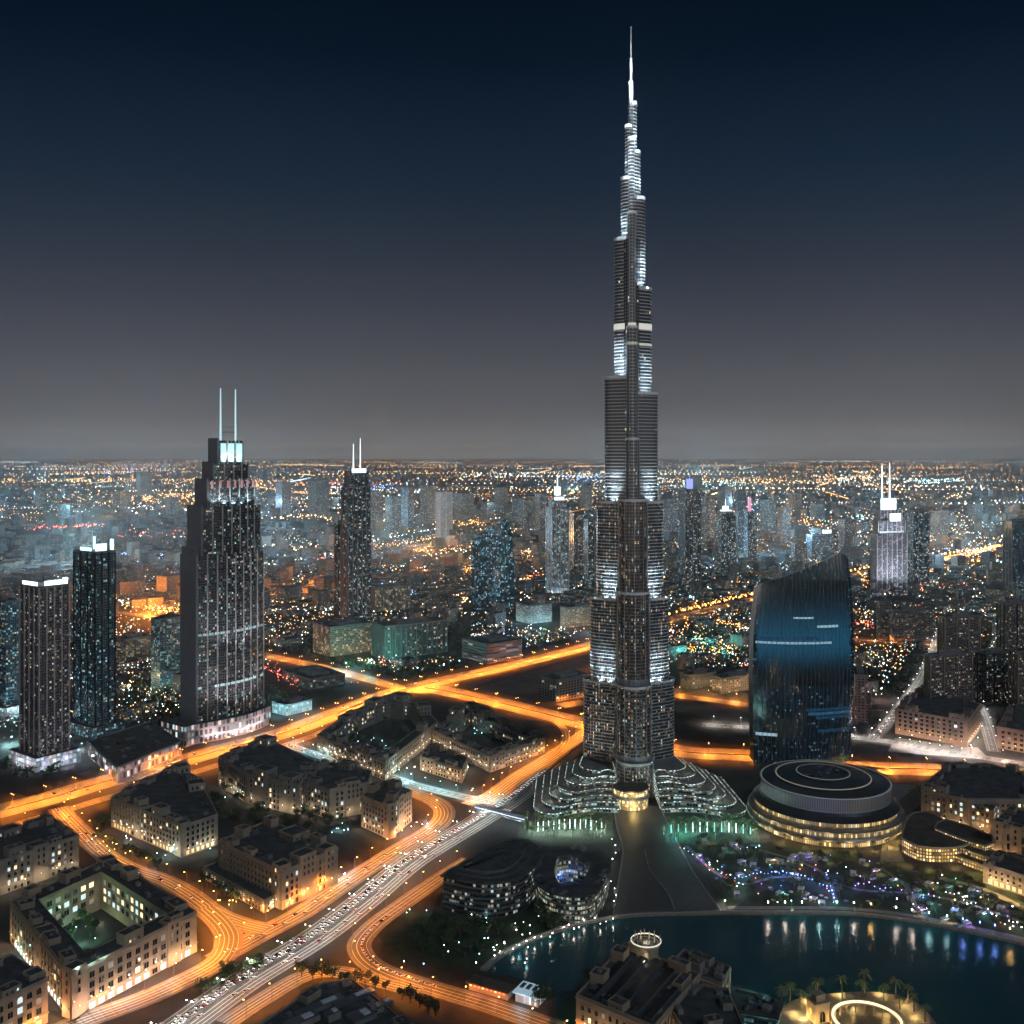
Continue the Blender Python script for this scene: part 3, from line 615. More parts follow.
# ---------------------------------------------------------------- big sail-shaped glass tower
def sail(name, label, px, ybase, pts, depth, fm, fins, finm, rot=0.0):
    """pts: rows (y pixel, left px, right px); the roof runs from (left top) to (right top)"""
    X0, Y0 = G(px, ybase); Y0 += depth * .5; s_ = Y0 / F
    t_ = thing(name, label, 'skyscraper', (X0, Y0, 0))
    ztl, ztr, rows = pts
    def prof(z):
        for (za, la, ra), (zb, lb, rb) in zip(rows, rows[1:]):
            if za <= z <= zb:
                f = (z - za) / (zb - za); return la + (lb - la) * f, ra + (rb - ra) * f
        return rows[-1][1:]
    nu, nv = 26, 30
    def P(u, v, side):
        zt_ = ztl + (ztr - ztl) * u; zt_ -= 11 * max(0, (u - .88) / .12) ** 2; z = zt_ * v * (1 if side < 0 else .965)
        l, r = prof(z); x = l + (r - l) * u
        dpt = depth * (.5 if side < 0 else .32) * (sin(pi * min(1, max(0, u * .86 + .12))) ** .6)
        return (x, side * dpt + .0, z)
    mb = MB()
    for side in (-1, 1):
        for i in range(nu):
            for j in range(nv):
                q = [P(i / nu, j / nv, side), P((i + 1) / nu, j / nv, side), P((i + 1) / nu, (j + 1) / nv, side), P(i / nu, (j + 1) / nv, side)]
                uvs = [(p[0] + 200, p[2]) for p in q]
                if side > 0: q = q[::-1]; uvs = uvs[::-1]
                mb.face(q, fm, uvs, False)
    mb.build('curtain_wall', t_)
    mb = MB()
    for u in (0, 1):
        mb = MB()
        for j in range(nv):
            q = [P(u, j / nv, -1), P(u, j / nv, 1), P(u, (j + 1) / nv, 1), P(u, (j + 1) / nv, -1)]
            mb.face(q if u else q[::-1], M['dark'], [(p[1], p[2]) for p in q])
        mb.build('end_wall', t_)
    mb = MB()
    for i in range(nu): mb.face([P(i / nu, 1, -1), P((i + 1) / nu, 1, -1), P((i + 1) / nu, 1, 1), P(i / nu, 1, 1)], M['dark'])
    mb.build('sloping_roof', t_)
    mb = MB(); mb.tube([(p[0], p[1] - .2, p[2] + .3) for p in (P(i / nu, 1, -1) for i in range(nu + 1))], .55, M['metal'], 5); mb.build('roof_coping', t_)
    mb = MB()
    for i in range(1, fins):
        u = i / fins; mb.tube([(p[0], p[1] - .25, p[2]) for p in (P(u, j / 12, -1) for j in range(13))], .28, finm, 4, False)
    mb.build('mullion_fins', t_)
    return t_, P, X0, Y0
f_sail = fac('sail_glass', (.014, .045, .07), (.012, .05, .08), 1.5, 3.9, .86, .5, .12, (1, .8, .6), (.3, .72, 1), .8, .32, .1, .15, .1, clump=1.0, gspec=1)
sY = 1209 + 22; ss = sY / F
zz = lambda py: Zp(py, sY)
xx = lambda px: (px - 807) * ss
sl_, SP, sx0, sy0 = sail('sail_tower', 'dark blue glass sail tower with slanting roof behind the round building', 807, 765, (zz(583), zz(548), [(0, xx(757), xx(854)), (zz(680), xx(755.5), xx(858.5)), (zz(630), xx(756.5), xx(858)), (zz(583), xx(761.5), xx(855.5)), (zz(545), xx(763), xx(850.5))]), 46, f_sail, 24, mat('sail_mullion', (.20, .28, .33), .4, .5))
# blue glowing strips: lit floors, and the glow painted around them
def glow_strip(za, zb, u0, u1, m, name='floor_glow_strip'):
    mb = MB(); n_ = 60
    for i in range(n_):
        pass
        q = []
        for uu, zq in ((u0 + (u1 - u0) * i / n_, za), (u0 + (u1 - u0) * (i + .86) / n_, za), (u0 + (u1 - u0) * (i + .86) / n_, zb), (u0 + (u1 - u0) * i / n_, zb)):
            zt_ = zz(583) + (zz(548) - zz(583)) * uu; p = SP(uu, zq / zt_, -1); q.append((p[0], p[1] - .12, p[2]))
        mb.face(q, m)
    mb.build(name, sl_)
LB = [em('blue_floor_a', (.10, .50, 1), .16, base=.012), em('blue_floor_b', (.08, .40, .85), .09, base=.012), em('blue_floor_c', (.55, .85, 1), .6, base=.012), em('blue_floor_d', (.06, .3, .6), .10, base=.012)]
glow_strip(zz(641), zz(638.8), .02, .75, LB[2]); glow_strip(zz(625), zz(622.6), .6, .82, LB[2]); glow_strip(zz(616), zz(614.2), .36, .56, LB[2])
for k in range(26):
    ya = 582 + 4 * k; I_ = .17 * math.exp(-((ya - 643) / (30 if ya < 643 else 17)) ** 2)  # soft blue glow imitated by emissive strips, strongest at one level, fading away
    glow_strip(zz(ya), zz(ya - 3.8), .02 + .01 * (k % 3), .97 - .01 * (k % 4), em('blue_floor', (.04, .42, .80), I_, base=.02))
for k, (ya, u0, u1, m_) in enumerate(((637, .02, .62, 1), (707, .5, .98, 1), (711, .52, .98, 0), (715, .6, .98, 1), (728, .62, .96, 1), (732, .02, .22, 2))):
    glow_strip(zz(ya), zz(ya - 3.0), u0, u1, LB[m_])
f_sail2 = fac('sail_glass_small', (.03, .10, .14), (.02, .08, .12), 3, 4, .8, .66, .32, (1, .85, .6), (.35, .8, 1), .85, .9, .12, .3, .4, gspec=1)
s2Y = G(0, 610)[1] + 18; s2 = s2Y / F; z2 = lambda py: Zp(py, s2Y); x2 = lambda px: (px - 493) * s2
sail('sail_tower', 'smaller dark blue slanted glass tower standing left of the tallest tower beyond the motorway', 493, 610, (z2(536), z2(516), [(0, x2(473), x2(513)), (z2(580), x2(471), x2(515)), (z2(536), x2(472.5), x2(512)), (z2(516), x2(476), x2(507))]), 50, f_sail2, 16, M['dark'])

# ---------------------------------------------------------------- oriented towers
TH = atan2(.8, .6)
def orient(pxc, yb, pxl, pxr, th=TH):
    x, y = G(pxc, yb); tx, ty = cos(th), sin(th)
    kr = (pxr - 512) / F; kl = (pxl - 512) / F
    Lw = (kr * y - x) / (tx - kr * ty); nx, ny = -ty, tx
    D = (kl * y - x) / (nx - kl * ny)
    return x, y, Lw, D
f_addr = fac('twin_spire_glass', (.05, .055, .065), (.010, .016, .022), 2.7, 3.6, .66, .6, .24, (1, .72, .5), (.6, .97, .95), .6, .8, .12, .5, clump=.9, vert=True)
m_slab = mat('slab_stone', (.13, .135, .16), .7, noise=.08, nscale=.1); m_fin = mat('fin_stone', (.48, .46, .46), .6)
ax, ay, aL, aD = orient(196, 742, 184, 264)
aL = 108; aD = 30
ad = thing('twin_spire_tower', 'tall stepped tower crowned by two bright needle masts, left of the tallest tower', 'skyscraper', (ax, ay, 0), TH)
def bulge(x0, x1, d, k=9, yo=0): return [(x0 + (x1 - x0) * i / 14, yo - k * sin(pi * i / 14)) for i in range(15)] + [(x1, d), (x0, d)]
za = lambda py: Zp(py, ay)
tiers = [(0, aL, 0, za(557), 9), (9, 104, za(557), za(508), 8), (19, 95, za(508), za(481), 6.5), (29, 86, za(481), za(464), 5), (37, 78, za(464), za(440), 2)]
for k, (x0, x1, z0, z1, kk) in enumerate(tiers):
    mb = MB(); mb.prism(bulge(x0 + 1, x1, aD - 2 * k, kk, 1.5 * k), z0, z1, f_addr, M['roof']); tier = mb.build('tier', ad)
    mb = MB(); n_ = int((x1 - x0) / 13.2)
    for i in range(n_ + 1):
        x = x0 + 1 + (x1 - x0 - 1) * i / n_; y = 1.5 * k - kk * sin(pi * i / n_); mb.box(x, y - .6, z0, 1.0, 1.8, z1 - z0 + (2.5 if k < 4 else 0), m_fin)
    mb.build('vertical_fins', tier)
    mb = MB(); mb.box(x0 - .5, (aD - 2 * k + 1.5 * k) / 2 - 1.0, z0 if k == 0 else z0 - 4, 3.2, aD - 2 * k - 1.5 * k + 3, z1 - (z0 if k == 0 else z0 - 4) + 3, m_slab); mb.build('side_slab', tier)
    if k in (2, 4):
        for i in range(n_): 
            x = x0 + 6 + (x1 - x0 - 6) * (i + .2) / n_; light('SPOT', (x, -kk - 3 + 1.5 * k, z0 + 1), 90e3 if k == 2 else 90e3, (.75, .97, 1), ad, .4, (x, 1.5 * k - 2, z0 + 22), 1.6, .8, 'facade_uplight')
for i in range(8):
    x = 8 + 12 * i; light('SPOT', (x, -24, 2), 42e3, (1, .86, .86), ad, .4, (x, -8, 24), 1.5, .8, 'facade_uplight'); light('SPOT', (x, -18, 26), 230e3, (.95, .88, .9), ad, .6, (x, -6, 110), .8, .9, 'facade_uplight'); light('SPOT', (x, -14, 110), 150e3, (.85, .9, 1), ad, .6, (x, -2, 200), .8, .9, 'facade_uplight')
mb = MB()
for z0, z1, u0, u1 in ((za(462), za(443), 41, 49), (za(462), za(443), 52, 62), (za(462), za(443), 66, 75)):
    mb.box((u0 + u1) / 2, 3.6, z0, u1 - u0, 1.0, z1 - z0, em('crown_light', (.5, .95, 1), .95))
mb.build('crown_light', ad)
mb = MB()
for i in range(7): mb.box(24 + 11 * i, -6 * sin(pi * (i + .5) / 7) + .6, za(489), 3.4, .6, 10, em('crown_red', (1, .25, .2), .30))
mb.build('red_crown_lamps', ad)
mb = MB(); mb.box(4, 18, za(557), 8, 24, 12, m_slab); mb.build('shoulder', ad)
for xq in (47, 71):
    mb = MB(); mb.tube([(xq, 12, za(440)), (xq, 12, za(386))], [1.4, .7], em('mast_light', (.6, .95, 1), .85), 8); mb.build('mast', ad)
mb = MB(); mb.box(59, 12, za(434) + 3, 22, .6, 1.2, M['metal']); mb.box(59, 12, za(426), 22, .5, 1.0, M['metal']); mb.build('mast_brace', ad)
mb = MB()
pl = [(-24, 40), (-24, -10)] + bulge(-8, aL + 6, 44, 12, -8)[0:15] + [(aL + 6, 40)]
f_podp = fac('podium_pink', (.42, .30, .29), (.03, .03, .035), 6, 9, .6, .7, .5, (1, .8, .7), (.7, .95, 1), .6, 1.1, .3, .7, clump=.2)
mb.prism(pl, 0, 25, f_podp, M['roof']); mb.build('podium', ad)
mb = MB()
for zq in (za(690), za(637)):
    pts = bulge(0, aL, aD, 9.6)
    for i in range(14):
        if R() < .85: a, c = pts[i], pts[i + 1]; mb.box((a[0] + c[0]) / 2, (a[1] + c[1]) / 2 - .2, zq, hypot(c[0] - a[0], c[1] - a[1]) * .8, .5, 3, em('sky_floor', (.55, 1, .93), .4 if zq < 100 else .16), atan2(c[1] - a[1], c[0] - a[0]))
mb.build('floor_glow_strip', ad)
for i in range(6): light('POINT', (8 + 18 * i, -26, 6), 16e3, (.75, .95, 1), ad, .6, name='forecourt_lamp_light')

OCC = []
def tower_box(name, label, pxc, yb, pxl, pxr, ytop, fm, th=None, crown=None, group=None, podium_h=0, step=None, cat='skyscraper', side=None, podm=None, plan=None, spires=None, finn=0, finm=None, glow=None, hmax=None):
    if th is None: th = TH if pxc < 540 else radians(16)
    x, y, Lw, D = orient(pxc, yb, pxl, pxr, th)
    Lw = min(max(Lw, 8), 130) if Lw > 0 else 60; D = min(max(D, 8), 90) if D > 0 else 40
    OCC.append((x + (Lw * cos(th) - D * sin(th)) / 2, y + (Lw * sin(th) + D * cos(th)) / 2, hypot(Lw, D) / 2 + 6))
    z1 = Zp(ytop, y); t_ = thing(name, label, cat, (x, y, 0), th, group)
    segs = step or [(0, 1, 1.0)]
    zprev = podium_h * .0
    for k, (i0, i1, fr) in enumerate(segs):
        zq = z1 * fr
        x0, x1 = Lw * i0, Lw * i1; d0, d1 = D * i0, D * i1
        P_ = [(x0, d0), (x1, d0), (x1, d1), (x0, d1)]
        if plan == 'chamfer':
            c = min(x1 - x0, d1 - d0) * .22; P_ = [(x0 + c, d0), (x1 - c, d0), (x1, d0 + c), (x1, d1 - c), (x1 - c, d1), (x0 + c, d1), (x0, d1 - c), (x0, d0 + c)]
        mb = MB(); mb.prism(P_, zprev, zq, fm, M['roof']); o = mb.build('shaft', t_)
        mb = MB(); Q = inset(P_, -.5); mb.loft([[(a, c_, z_) for a, c_ in pp] for pp, z_ in ((Q, zq - 1.2), (Q, zq + 1.8), (inset(P_, .4), zq + 1.8), (inset(P_, .4), zq))], side or M['steel']); mb.build('parapet', o)
        if finn:
            mb = MB()
            for q in range(finn + 1):
                f = q / finn; mb.box(x0 + (x1 - x0) * f, d0 - .4, zprev, 1.0 if finn > 5 else 1.8, 1.2, zq - zprev, finm or M['steel'])
                mb.box(x0 - .4, d0 + (d1 - d0) * f, zprev, 1.2, 1.0 if finn > 5 else 1.8, zq - zprev, finm or M['steel'])
                if len(P_) == 4: mb.box(x1 + .4, d0 + (d1 - d0) * f, zprev, 1.2, 1.0 if finn > 5 else 1.8, zq - zprev, finm or M['steel'])
            mb.build('pilasters', o)
        zprev = zq
    i0, i1, fr = segs[-1]
    cx, cyy = Lw * (i0 + i1) / 2, D * (i0 + i1) / 2; wq, dq = Lw * (i1 - i0), D * (i1 - i0)
    mb = MB(); mb.box(cx, cyy, z1, wq * .5, dq * .5, 5, M['concrete']); mb.box(cx + wq * .12, cyy, z1 + 5, wq * .2, dq * .2, 2, M['steel']); mb.build('plant_room', t_)
    if crown:
        mb = MB()
        for (a, c_, ww, dd, z_, hh) in crown[1]: mb.box(Lw * a, D * c_, z1 + z_, Lw * ww, D * dd, hh, crown[0])
        mb.build('crown_light', t_)
    for (a, c_, hh, r, m_) in (spires or []):
        mb = MB(); mb.tube([(Lw * a, D * c_, z1), (Lw * a, D * c_, z1 + hh)], [r, r * .4], m_, 6); mb.build('mast', t_)
    if podium_h:
        mb = MB(); mb.prism([(-8, -8), (Lw + 10, -8), (Lw + 10, D + 12), (-8, D + 12)], 0, podium_h, podm or fm, M['roof']); mb.build('podium', t_)
    if glow:
        for f in (.15, .5, .85):
            light('POINT', (Lw * f, -14, 7), glow[0], glow[1], t_, .6, name='forecourt_lamp_light'); light('POINT', (-14, D * f, 7), glow[0] * .6, glow[1], t_, .6, name='forecourt_lamp_light')
    return t_
f_t1 = fac('residential_brown', (.13, .11, .115), (.018, .018, .022), 3.1, 3.5, .62, .5, .18, (1, .8, .55), (.85, 1, 1), .5, .8, .15, .7, clump=.9, vert=True)
f_t2 = fac('residential_teal', (.07, .13, .16), (.012, .04, .055), 2.9, 3.5, .72, .6, .18, (1, .85, .6), (.45, .92, 1), .8, .75, .12, .5, clump=.9, vert=True)
f_t0 = fac('residential_blue', (.09, .16, .21), (.015, .05, .075), 3.0, 3.5, .7, .6, .36, (1, .75, .45), (.45, .9, 1), .75, .7, .15, .5, clump=.5)
f_shop = fac('shopfront_base', (.3, .26, .27), (.1, .1, .12), 5, 6, .8, .7, 1.4, (1, .8, .7), (.65, .88, 1), .75, 1.0, .3, .6, clump=.2)
sign = em('roof_sign', (.75, .97, 1), 2.6)
t1 = tower_box('residential_tower', 'brown residential tower with a white lit roof edge, nearest of the left towers', 39, 770, 20, 69, 588, f_t1, crown=(sign, [(.5, .02, .6, .04, 1, 6), (.02, .5, .03, .75, 1, 5), (.9, .05, .14, .06, -3, 12)]), podium_h=16, podm=f_shop, finn=4, finm=mat('pilaster_brown', (.46, .40, .38), .7), glow=(26e3, (.72, .78, 1)))
t2 = tower_box('residential_tower', 'slim dark teal tower with bright cyan roof lights behind the brown tower', 95, 737, 74, 115, 553, f_t2, crown=(em('roof_sign_cyan', (.5, .95, 1), 2.4), [(.35, .05, .5, .06, 2, 9), (.02, .45, .04, .5, 0, 6), (.95, .1, .08, .1, 2, 14), (.02, .05, .05, .05, 5, 16)]), podium_h=14, podm=f_t0, finn=3, finm=M['dark'], spires=[(.3, .4, 26, .8, M['metal'])])
tower_box('residential_tower', 'blue-lit apartment tower cut by the left edge of the photo', 6, 715, -30, 19, 602, f_t0, podium_h=12, podm=f_shop, glow=(20e3, CYAN))
tower_box('office_tower', 'squat bluish office tower just left of the twin-mast tower', 160, 690, 151, 186, 620, f_t0, finn=0, glow=(14e3, CYAN))
tower_box('apartment_block', 'amber-lit mid-rise block between the slim teal tower and the bluish office tower', 126, 664, 115, 152, 640, fac('amber_block', (.2, .16, .12), (.03, .025, .02), 4, 3.6, .6, .6, .4, (1, .7, .35), (1, .9, .7), .3, .5))
# low podium block between the slim teal tower and the twin-mast tower
PB = [G(*p, 16) for p in ((87, 742), (117, 768), (181, 742), (150, 722))]
lowb = thing('shopping_podium', 'low dark-roofed podium with glowing arcade fronts beside the motorway', 'building', (*PB[1], 0))
Q = ccw([(x - PB[1][0], y - PB[1][1]) for x, y in PB])
mb = MB(); mb.prism(Q, 0, 16, f_podp, M['roof']); mb.build('wall', lowb)
mb = MB(); mb.loft([[(x, y, z) for x, y in pp] for pp, z in ((inset(Q, -.6), 15), (inset(Q, -.6), 17.4), (inset(Q, .5), 17.4), (inset(Q, .5), 16))], M['concrete']); mb.build('parapet', lowb)
mb = MB()
for q in range(16):
    f, g_ = U(.12, .88), U(.12, .88); A = [Q[0][i] * (1 - f) + Q[1][i] * f for i in (0, 1)]; B_ = [Q[3][i] * (1 - f) + Q[2][i] * f for i in (0, 1)]
    mb = MB(); mb.box(A[0] * (1 - g_) + B_[0] * g_, A[1] * (1 - g_) + B_[1] * g_, 16, U(3, 9), U(3, 7), U(1.5, 4), random.choice([M['concrete'], M['steel'], M['roof2']]), TH); mb.build('roof_plant', lowb)
for (px, py) in ((92, 760), (105, 772), (122, 784), (140, 777), (160, 769), (178, 762)): x, y = G(px, py); light('POINT', (x - PB[1][0], y - PB[1][1], 5), 16e3, (.8, .95, 1) if px < 110 else PINK, lowb, .5, name='arcade_lamp_light')
# ---------------------------------------------------------------- near courtyard blocks
def unit_window(pane, arch=False, name='window', fr=None):
    q = MB(); fr = fr or M['trim']; d = .35
    if arch: O = [(-.5, 0), (.5, 0), (.5, .68), (.38, .88), (.15, .99), (-.15, .99), (-.38, .88), (-.5, .68)]
    else: O = [(-.5, 0), (.5, 0), (.5, 1), (-.5, 1)]
    I = [(x * .82, .5 + (z - .5) * .88) for x, z in O]
    fx = lambda P, y: [(x, y, z) for x, z in P]
    q.loft([fx(O, .02), fx(O, -d), fx(I, -d), fx(I, -.05)], fr)
    q.face(fx(I, -.05), pane)
    q.face([(-.02, -.12, I[0][1]), (.02, -.12, I[0][1]), (.02, -.12, .93), (-.02, -.12, .93)], fr)
    if not arch: q.box(0, -.26, -.02, 1.08, .5, .05, fr)
    return q
WINQ = {(k, a): unit_window(p, a) for a in (False, True) for k, p in (('dark', M['glassd']), ('warm', M['e_warm']), ('cool', M['e_cool']), ('dim', em('lit_dim_' + str(a), (1, .8, .55), .22)), ('shop', M['e_shop']), ('gold', M['e_goldlow']))}
WIN = {k: q.mesh('window') for k, q in WINQ.items()}
REST = MB()
def add_window(o, k, x, y, z, ang, w_, h_, cap):
    if cap[0] > 0:
        ob = link('window', WIN[k], o, (x, y, z), ang); ob.scale = (w_, 1, h_); cap[0] -= 1
    else:
        q = WINQ[k]; c, s = cos(ang), sin(ang)
        for f, mi in zip(q.f, q.m): REST.face([(x + q.v[i][0] * w_ * c - q.v[i][1] * s, y + q.v[i][0] * w_ * s + q.v[i][1] * c, z + q.v[i][2] * h_) for i in f], q.mats[mi])
def facing(p0, p1, ox_, oy_):
    mx, my = (p0[0] + p1[0]) / 2 + ox_, (p0[1] + p1[1]) / 2 + oy_; nx, ny = p1[1] - p0[1], -(p1[0] - p0[0]); l = hypot(nx, ny)
    return (-(mx) * nx - my * ny) / (l * hypot(mx, my))
def windows(o, p0, p1, rows, sp, ww, wh, litp=.12, arch_rows=(), shop=None, kinds=('warm', 'cool', 'dim'), cap=[0], ox_=0, oy_=0, ends=2.5):
    l = hypot(p1[0] - p0[0], p1[1] - p0[1]); n_ = int((l - 2 * ends + .01) / sp); 
    if n_ < 1: return
    ang = atan2(p1[1] - p0[1], p1[0] - p0[0]); off = (l - (n_ - 1) * sp) / 2
    for r_, z in enumerate(rows):
        for i in range(n_):
            f = (off + i * sp) / l; x = p0[0] + (p1[0] - p0[0]) * f; y = p0[1] + (p1[1] - p0[1]) * f
            k = 'dark'
            if R() < litp: k = random.choice(kinds)
            w_, h_ = ww, wh
            if shop and r_ == 0: k = shop if R() < .8 else 'dark'; w_ = sp * .72; h_ = 4.2
            a = r_ in arch_rows
            add_window(o, (k, a), x, y, z, ang, w_, h_, cap)
RESERVED = []
_q = MB(); _q.loft([[(a * .22 * k, c * .22 * k - .2, zq) for a, c in ((-1, -1), (1, -1), (1, 1), (-1, 1))] for k, zq in ((.5, 0), (1, .15), (1, .7), (.4, .95))], em('added_lantern_glow', (1, .7, .4), 5), M['dark'], True); LANT = _q.mesh('added_lantern')
def court_block(label, px, z=29, depth=17, wall='tan', ring=True, towers=(), rows=None, sp=6.2, win=(3.4, 3.6), litp=.12, shop=None, cap=96, extra=(), cat='building', court=None, arch_rows=(3,), name='courtyard_block', inlit=.4, minface=.12, group=None, roof='roof', units=10, lan=(9500, (1, .64, .34))):
    W_ = ccw([G(*p, z) for p in px]); ox_ = sum(p[0] for p in W_) / len(W_); oy_ = sum(p[1] for p in W_) / len(W_)
    P_ = [(x - ox_, y - oy_) for x, y in W_]
    for p in px: pass
    RESERVED.append([PX(x, y, 0) for x, y in inset(W_, -14)])
    t_ = thing(name, label, cat, (ox_, oy_, 0), 0, group); n_ = len(P_); wm_ = M[wall]
    rows = rows or [1.0, 7.2, 12.4, 17.6, 22.8]
    mb = MB(); mb.loft([[(x, y, zz_) for x, y in P_] for zz_ in (0, z + 1.4)], wm_)
    # cornice courses
    for zc_ in (6.2, z - 1.2): Q = inset(P_, -.5); mb.loft([[(x, y, q) for x, y in pp] for pp, q in ((P_, zc_), (Q, zc_), (Q, zc_ + .7), (P_, zc_ + .7))], M['trim'])
    I_ = inset(P_, depth) if ring else None
    if ring:
        mb.loft([[(x, y, zz_) for x, y in I_[::-1]] for zz_ in (0, z + 1.0)], wm_)
    J = inset(P_, .7); mb.loft([[(x, y, q) for x, y in pp] for pp, q in ((P_, z + 1.4), (J, z + 1.4), (J, z))], wm_)
    mb.build('wall', t_)
    mb = MB()
    if ring:
        K = inset(I_, -.0)
        for i in range(n_): j = (i + 1) % n_; mb.face([(*J[i], z), (*J[j], z), (*K[j], z), (*K[i], z)], M[roof])
    else: mb.face([(x, y, z) for x, y in J], M[roof])
    rf = mb.build('roof', t_)
    capl = [cap]; global REST; REST = MB()
    if ring:
        ci = [32]
        for i in range(n_):
            j = (i + 1) % n_; a, c = I_[j], I_[i]
            if facing(a, c, ox_, oy_) > .3: windows(t_, a, c, rows[1:], sp * 1.05, win[0] * 1.1, win[1], inlit, arch_rows, None, cap=ci)
        capl = [cap - 32]
    order = sorted(range(n_), key=lambda i: -facing(P_[i], P_[(i + 1) % n_], ox_, oy_))
    for i in order:
        j = (i + 1) % n_
        if facing(P_[i], P_[j], ox_, oy_) > minface: windows(t_, P_[i], P_[j], rows, sp, win[0], win[1], litp, arch_rows, shop, cap=capl)
    if REST.v: REST.build('windows', t_)['kind'] = 'stuff'
    # corner and mid towers: (edge index, fraction along, width, depth, extra height)
    for (e, f, tw, td, th_) in towers:
        i, j = e % n_, (e + 1) % n_; ang = atan2(P_[j][1] - P_[i][1], P_[j][0] - P_[i][0]); nx, ny = -sin(ang), cos(ang)
        x = P_[i][0] + (P_[j][0] - P_[i][0]) * f + nx * (td / 2 - .6); y = P_[i][1] + (P_[j][1] - P_[i][1]) * f + ny * (td / 2 - .6)
        mb = MB(); c, s_ = cos(ang), sin(ang)
        Q = [(x + c * a * tw / 2 - s_ * b_ * td / 2, y + s_ * a * tw / 2 + c * b_ * td / 2) for a, b_ in ((-1, -1), (1, -1), (1, 1), (-1, 1))]
        zt_ = z + th_; J2 = inset(Q, .5); E = inset(Q, -.45)
        mb.loft([[(a, b_, q) for a, b_ in pp] for pp, q in ((Q, 0), (Q, zt_ - 1), (E, zt_ - .9), (E, zt_ - .2), (Q, zt_ - .1), (Q, zt_ + 1), (J2, zt_ + 1), (J2, zt_))], wm_, M[roof])
        tw_ = mb.build('corner_tower', t_)
        for e2 in range(4):
            a, b_ = Q[e2], Q[(e2 + 1) % 4]
            if facing(a, b_, ox_, oy_) > .1: windows(tw_, a, b_, [zt_ - 5.4, zt_ - 11, zt_ - 16.4], 4.6, 2.2, 3.6, litp, (0,), None, cap=[9], ends=1)
    # lanterns and offset point lights added to brighten the fronts
    for i in range(n_):
        j = (i + 1) % n_
        if facing(P_[i], P_[j], ox_, oy_) < .1 or z < 12: continue
        l = hypot(P_[j][0] - P_[i][0], P_[j][1] - P_[i][1]); ang = atan2(P_[j][1] - P_[i][1], P_[j][0] - P_[i][0]); m_ = max(1, int(l / 13))
        for q in range(m_):
            f = (q + .5) / m_; x = P_[i][0] + (P_[j][0] - P_[i][0]) * f; y = P_[i][1] + (P_[j][1] - P_[i][1]) * f; ox2, oy2 = sin(ang), -cos(ang)
            link('added_lantern', LANT, t_, (x + ox2 * .5, y + oy2 * .5, 6.6), ang)
            light('POINT', (x + ox2 * 5, y + oy2 * 5, 5.5), lan[0] * U(.5, 1.4), lan[1], t_, .4, name='added_front_light')
    # stepped penthouses
    for i in range(n_):
        j = (i + 1) % n_; l = hypot(P_[j][0] - P_[i][0], P_[j][1] - P_[i][1]); ang = atan2(P_[j][1] - P_[i][1], P_[j][0] - P_[i][0])
        for q in range(int(l / 30) if z > 12 else 0):
            if R() < .25: continue
            pw, pd, ph = U(9, 17), U(6, min(11, depth - 4)), random.choice((3.6, 3.6, 6.8)); f = (q + U(.3, .7)) / max(1, int(l / 30)); dd = pd / 2 + U(1.2, 2.4)
            x = P_[i][0] + (P_[j][0] - P_[i][0]) * f - sin(ang) * dd; y = P_[i][1] + (P_[j][1] - P_[i][1]) * f + cos(ang) * dd
            mb = MB(); Q = [(-pw / 2, -pd / 2), (pw / 2, -pd / 2), (pw / 2, pd / 2), (-pw / 2, pd / 2)]; J2 = inset(Q, .4); E = inset(Q, -.3)
            mb.loft([[(a, b_, q_) for a, b_ in pp] for pp, q_ in ((Q, 0), (Q, ph), (E, ph + .05), (E, ph + .5), (Q, ph + .55), (Q, ph + 1), (J2, ph + 1), (J2, ph + .3))], wm_, M[roof])
            mb.box(U(-2, 2), 0, ph + .3, U(1.5, 3), U(1.5, 2.5), U(1, 2.2), random.choice([M['concrete'], M['steel']]))
            pt_ = mb.build('penthouse', t_, (x, y, z), ang)
            windows(pt_, Q[0], Q[1], [.9], 3.6, 1.8, 2.0, .2, (), None, cap=[3], ends=1)
    # roof plant
    for q in range(int(units * 1.6)):
        e = random.randrange(n_); i, j = e, (e + 1) % n_; f = U(.08, .92); ang = atan2(P_[j][1] - P_[i][1], P_[j][0] - P_[i][0]); dd = U(4, depth - 3)
        x = P_[i][0] + (P_[j][0] - P_[i][0]) * f - sin(ang) * dd; y = P_[i][1] + (P_[j][1] - P_[i][1]) * f + cos(ang) * dd
        mb = MB(); h_ = U(1.2, 3.4); mb.box(0, 0, 0, U(2, 8), U(2, 6), h_, random.choice([M['concrete'], M['steel'], M['roof2'], wm_])); mb.box(.3, .2, h_, 1.2, 1.0, .6, M['steel']); mb.build('roof_plant', t_, (x, y, z - .02), ang)
    return t_, P_, (ox_, oy_)
def pxlights(lst, kind='street'):
    for (px, py, colour, power, h_) in lst:
        x, y = G(px, py); light('POINT', (x, y, h_), power, colour, None, .5, name='glow_light')
K1, _, K1o = court_block('big courtyard block with bright shopfronts and a dark flat roof at lower left', [(197, 912), (109, 859), (10, 902), (70, 976)], 29, 17, 'tan', rows=[.6, 7.5, 14, 20.6], sp=7.4, win=(5.0, 4.6), litp=.06, shop='shop', towers=[(0, .95, 11, 12, 4), (3, .06, 11, 10, 3), (3, .8, 12, 9, 2), (2, .5, 14, 12, 3)], arch_rows=(), inlit=.55, units=16)
court_block('tan block in the bottom left corner with amber-lit lower floor', [(48, 979), (12, 955), (-60, 985), (-20, 1012)], 28, 16, 'tan2', ring=False, rows=[.6, 8, 14.5, 21], sp=6.5, win=(4.4, 4.6), shop='gold', towers=[(0, .2, 10, 10, 3)], units=7)
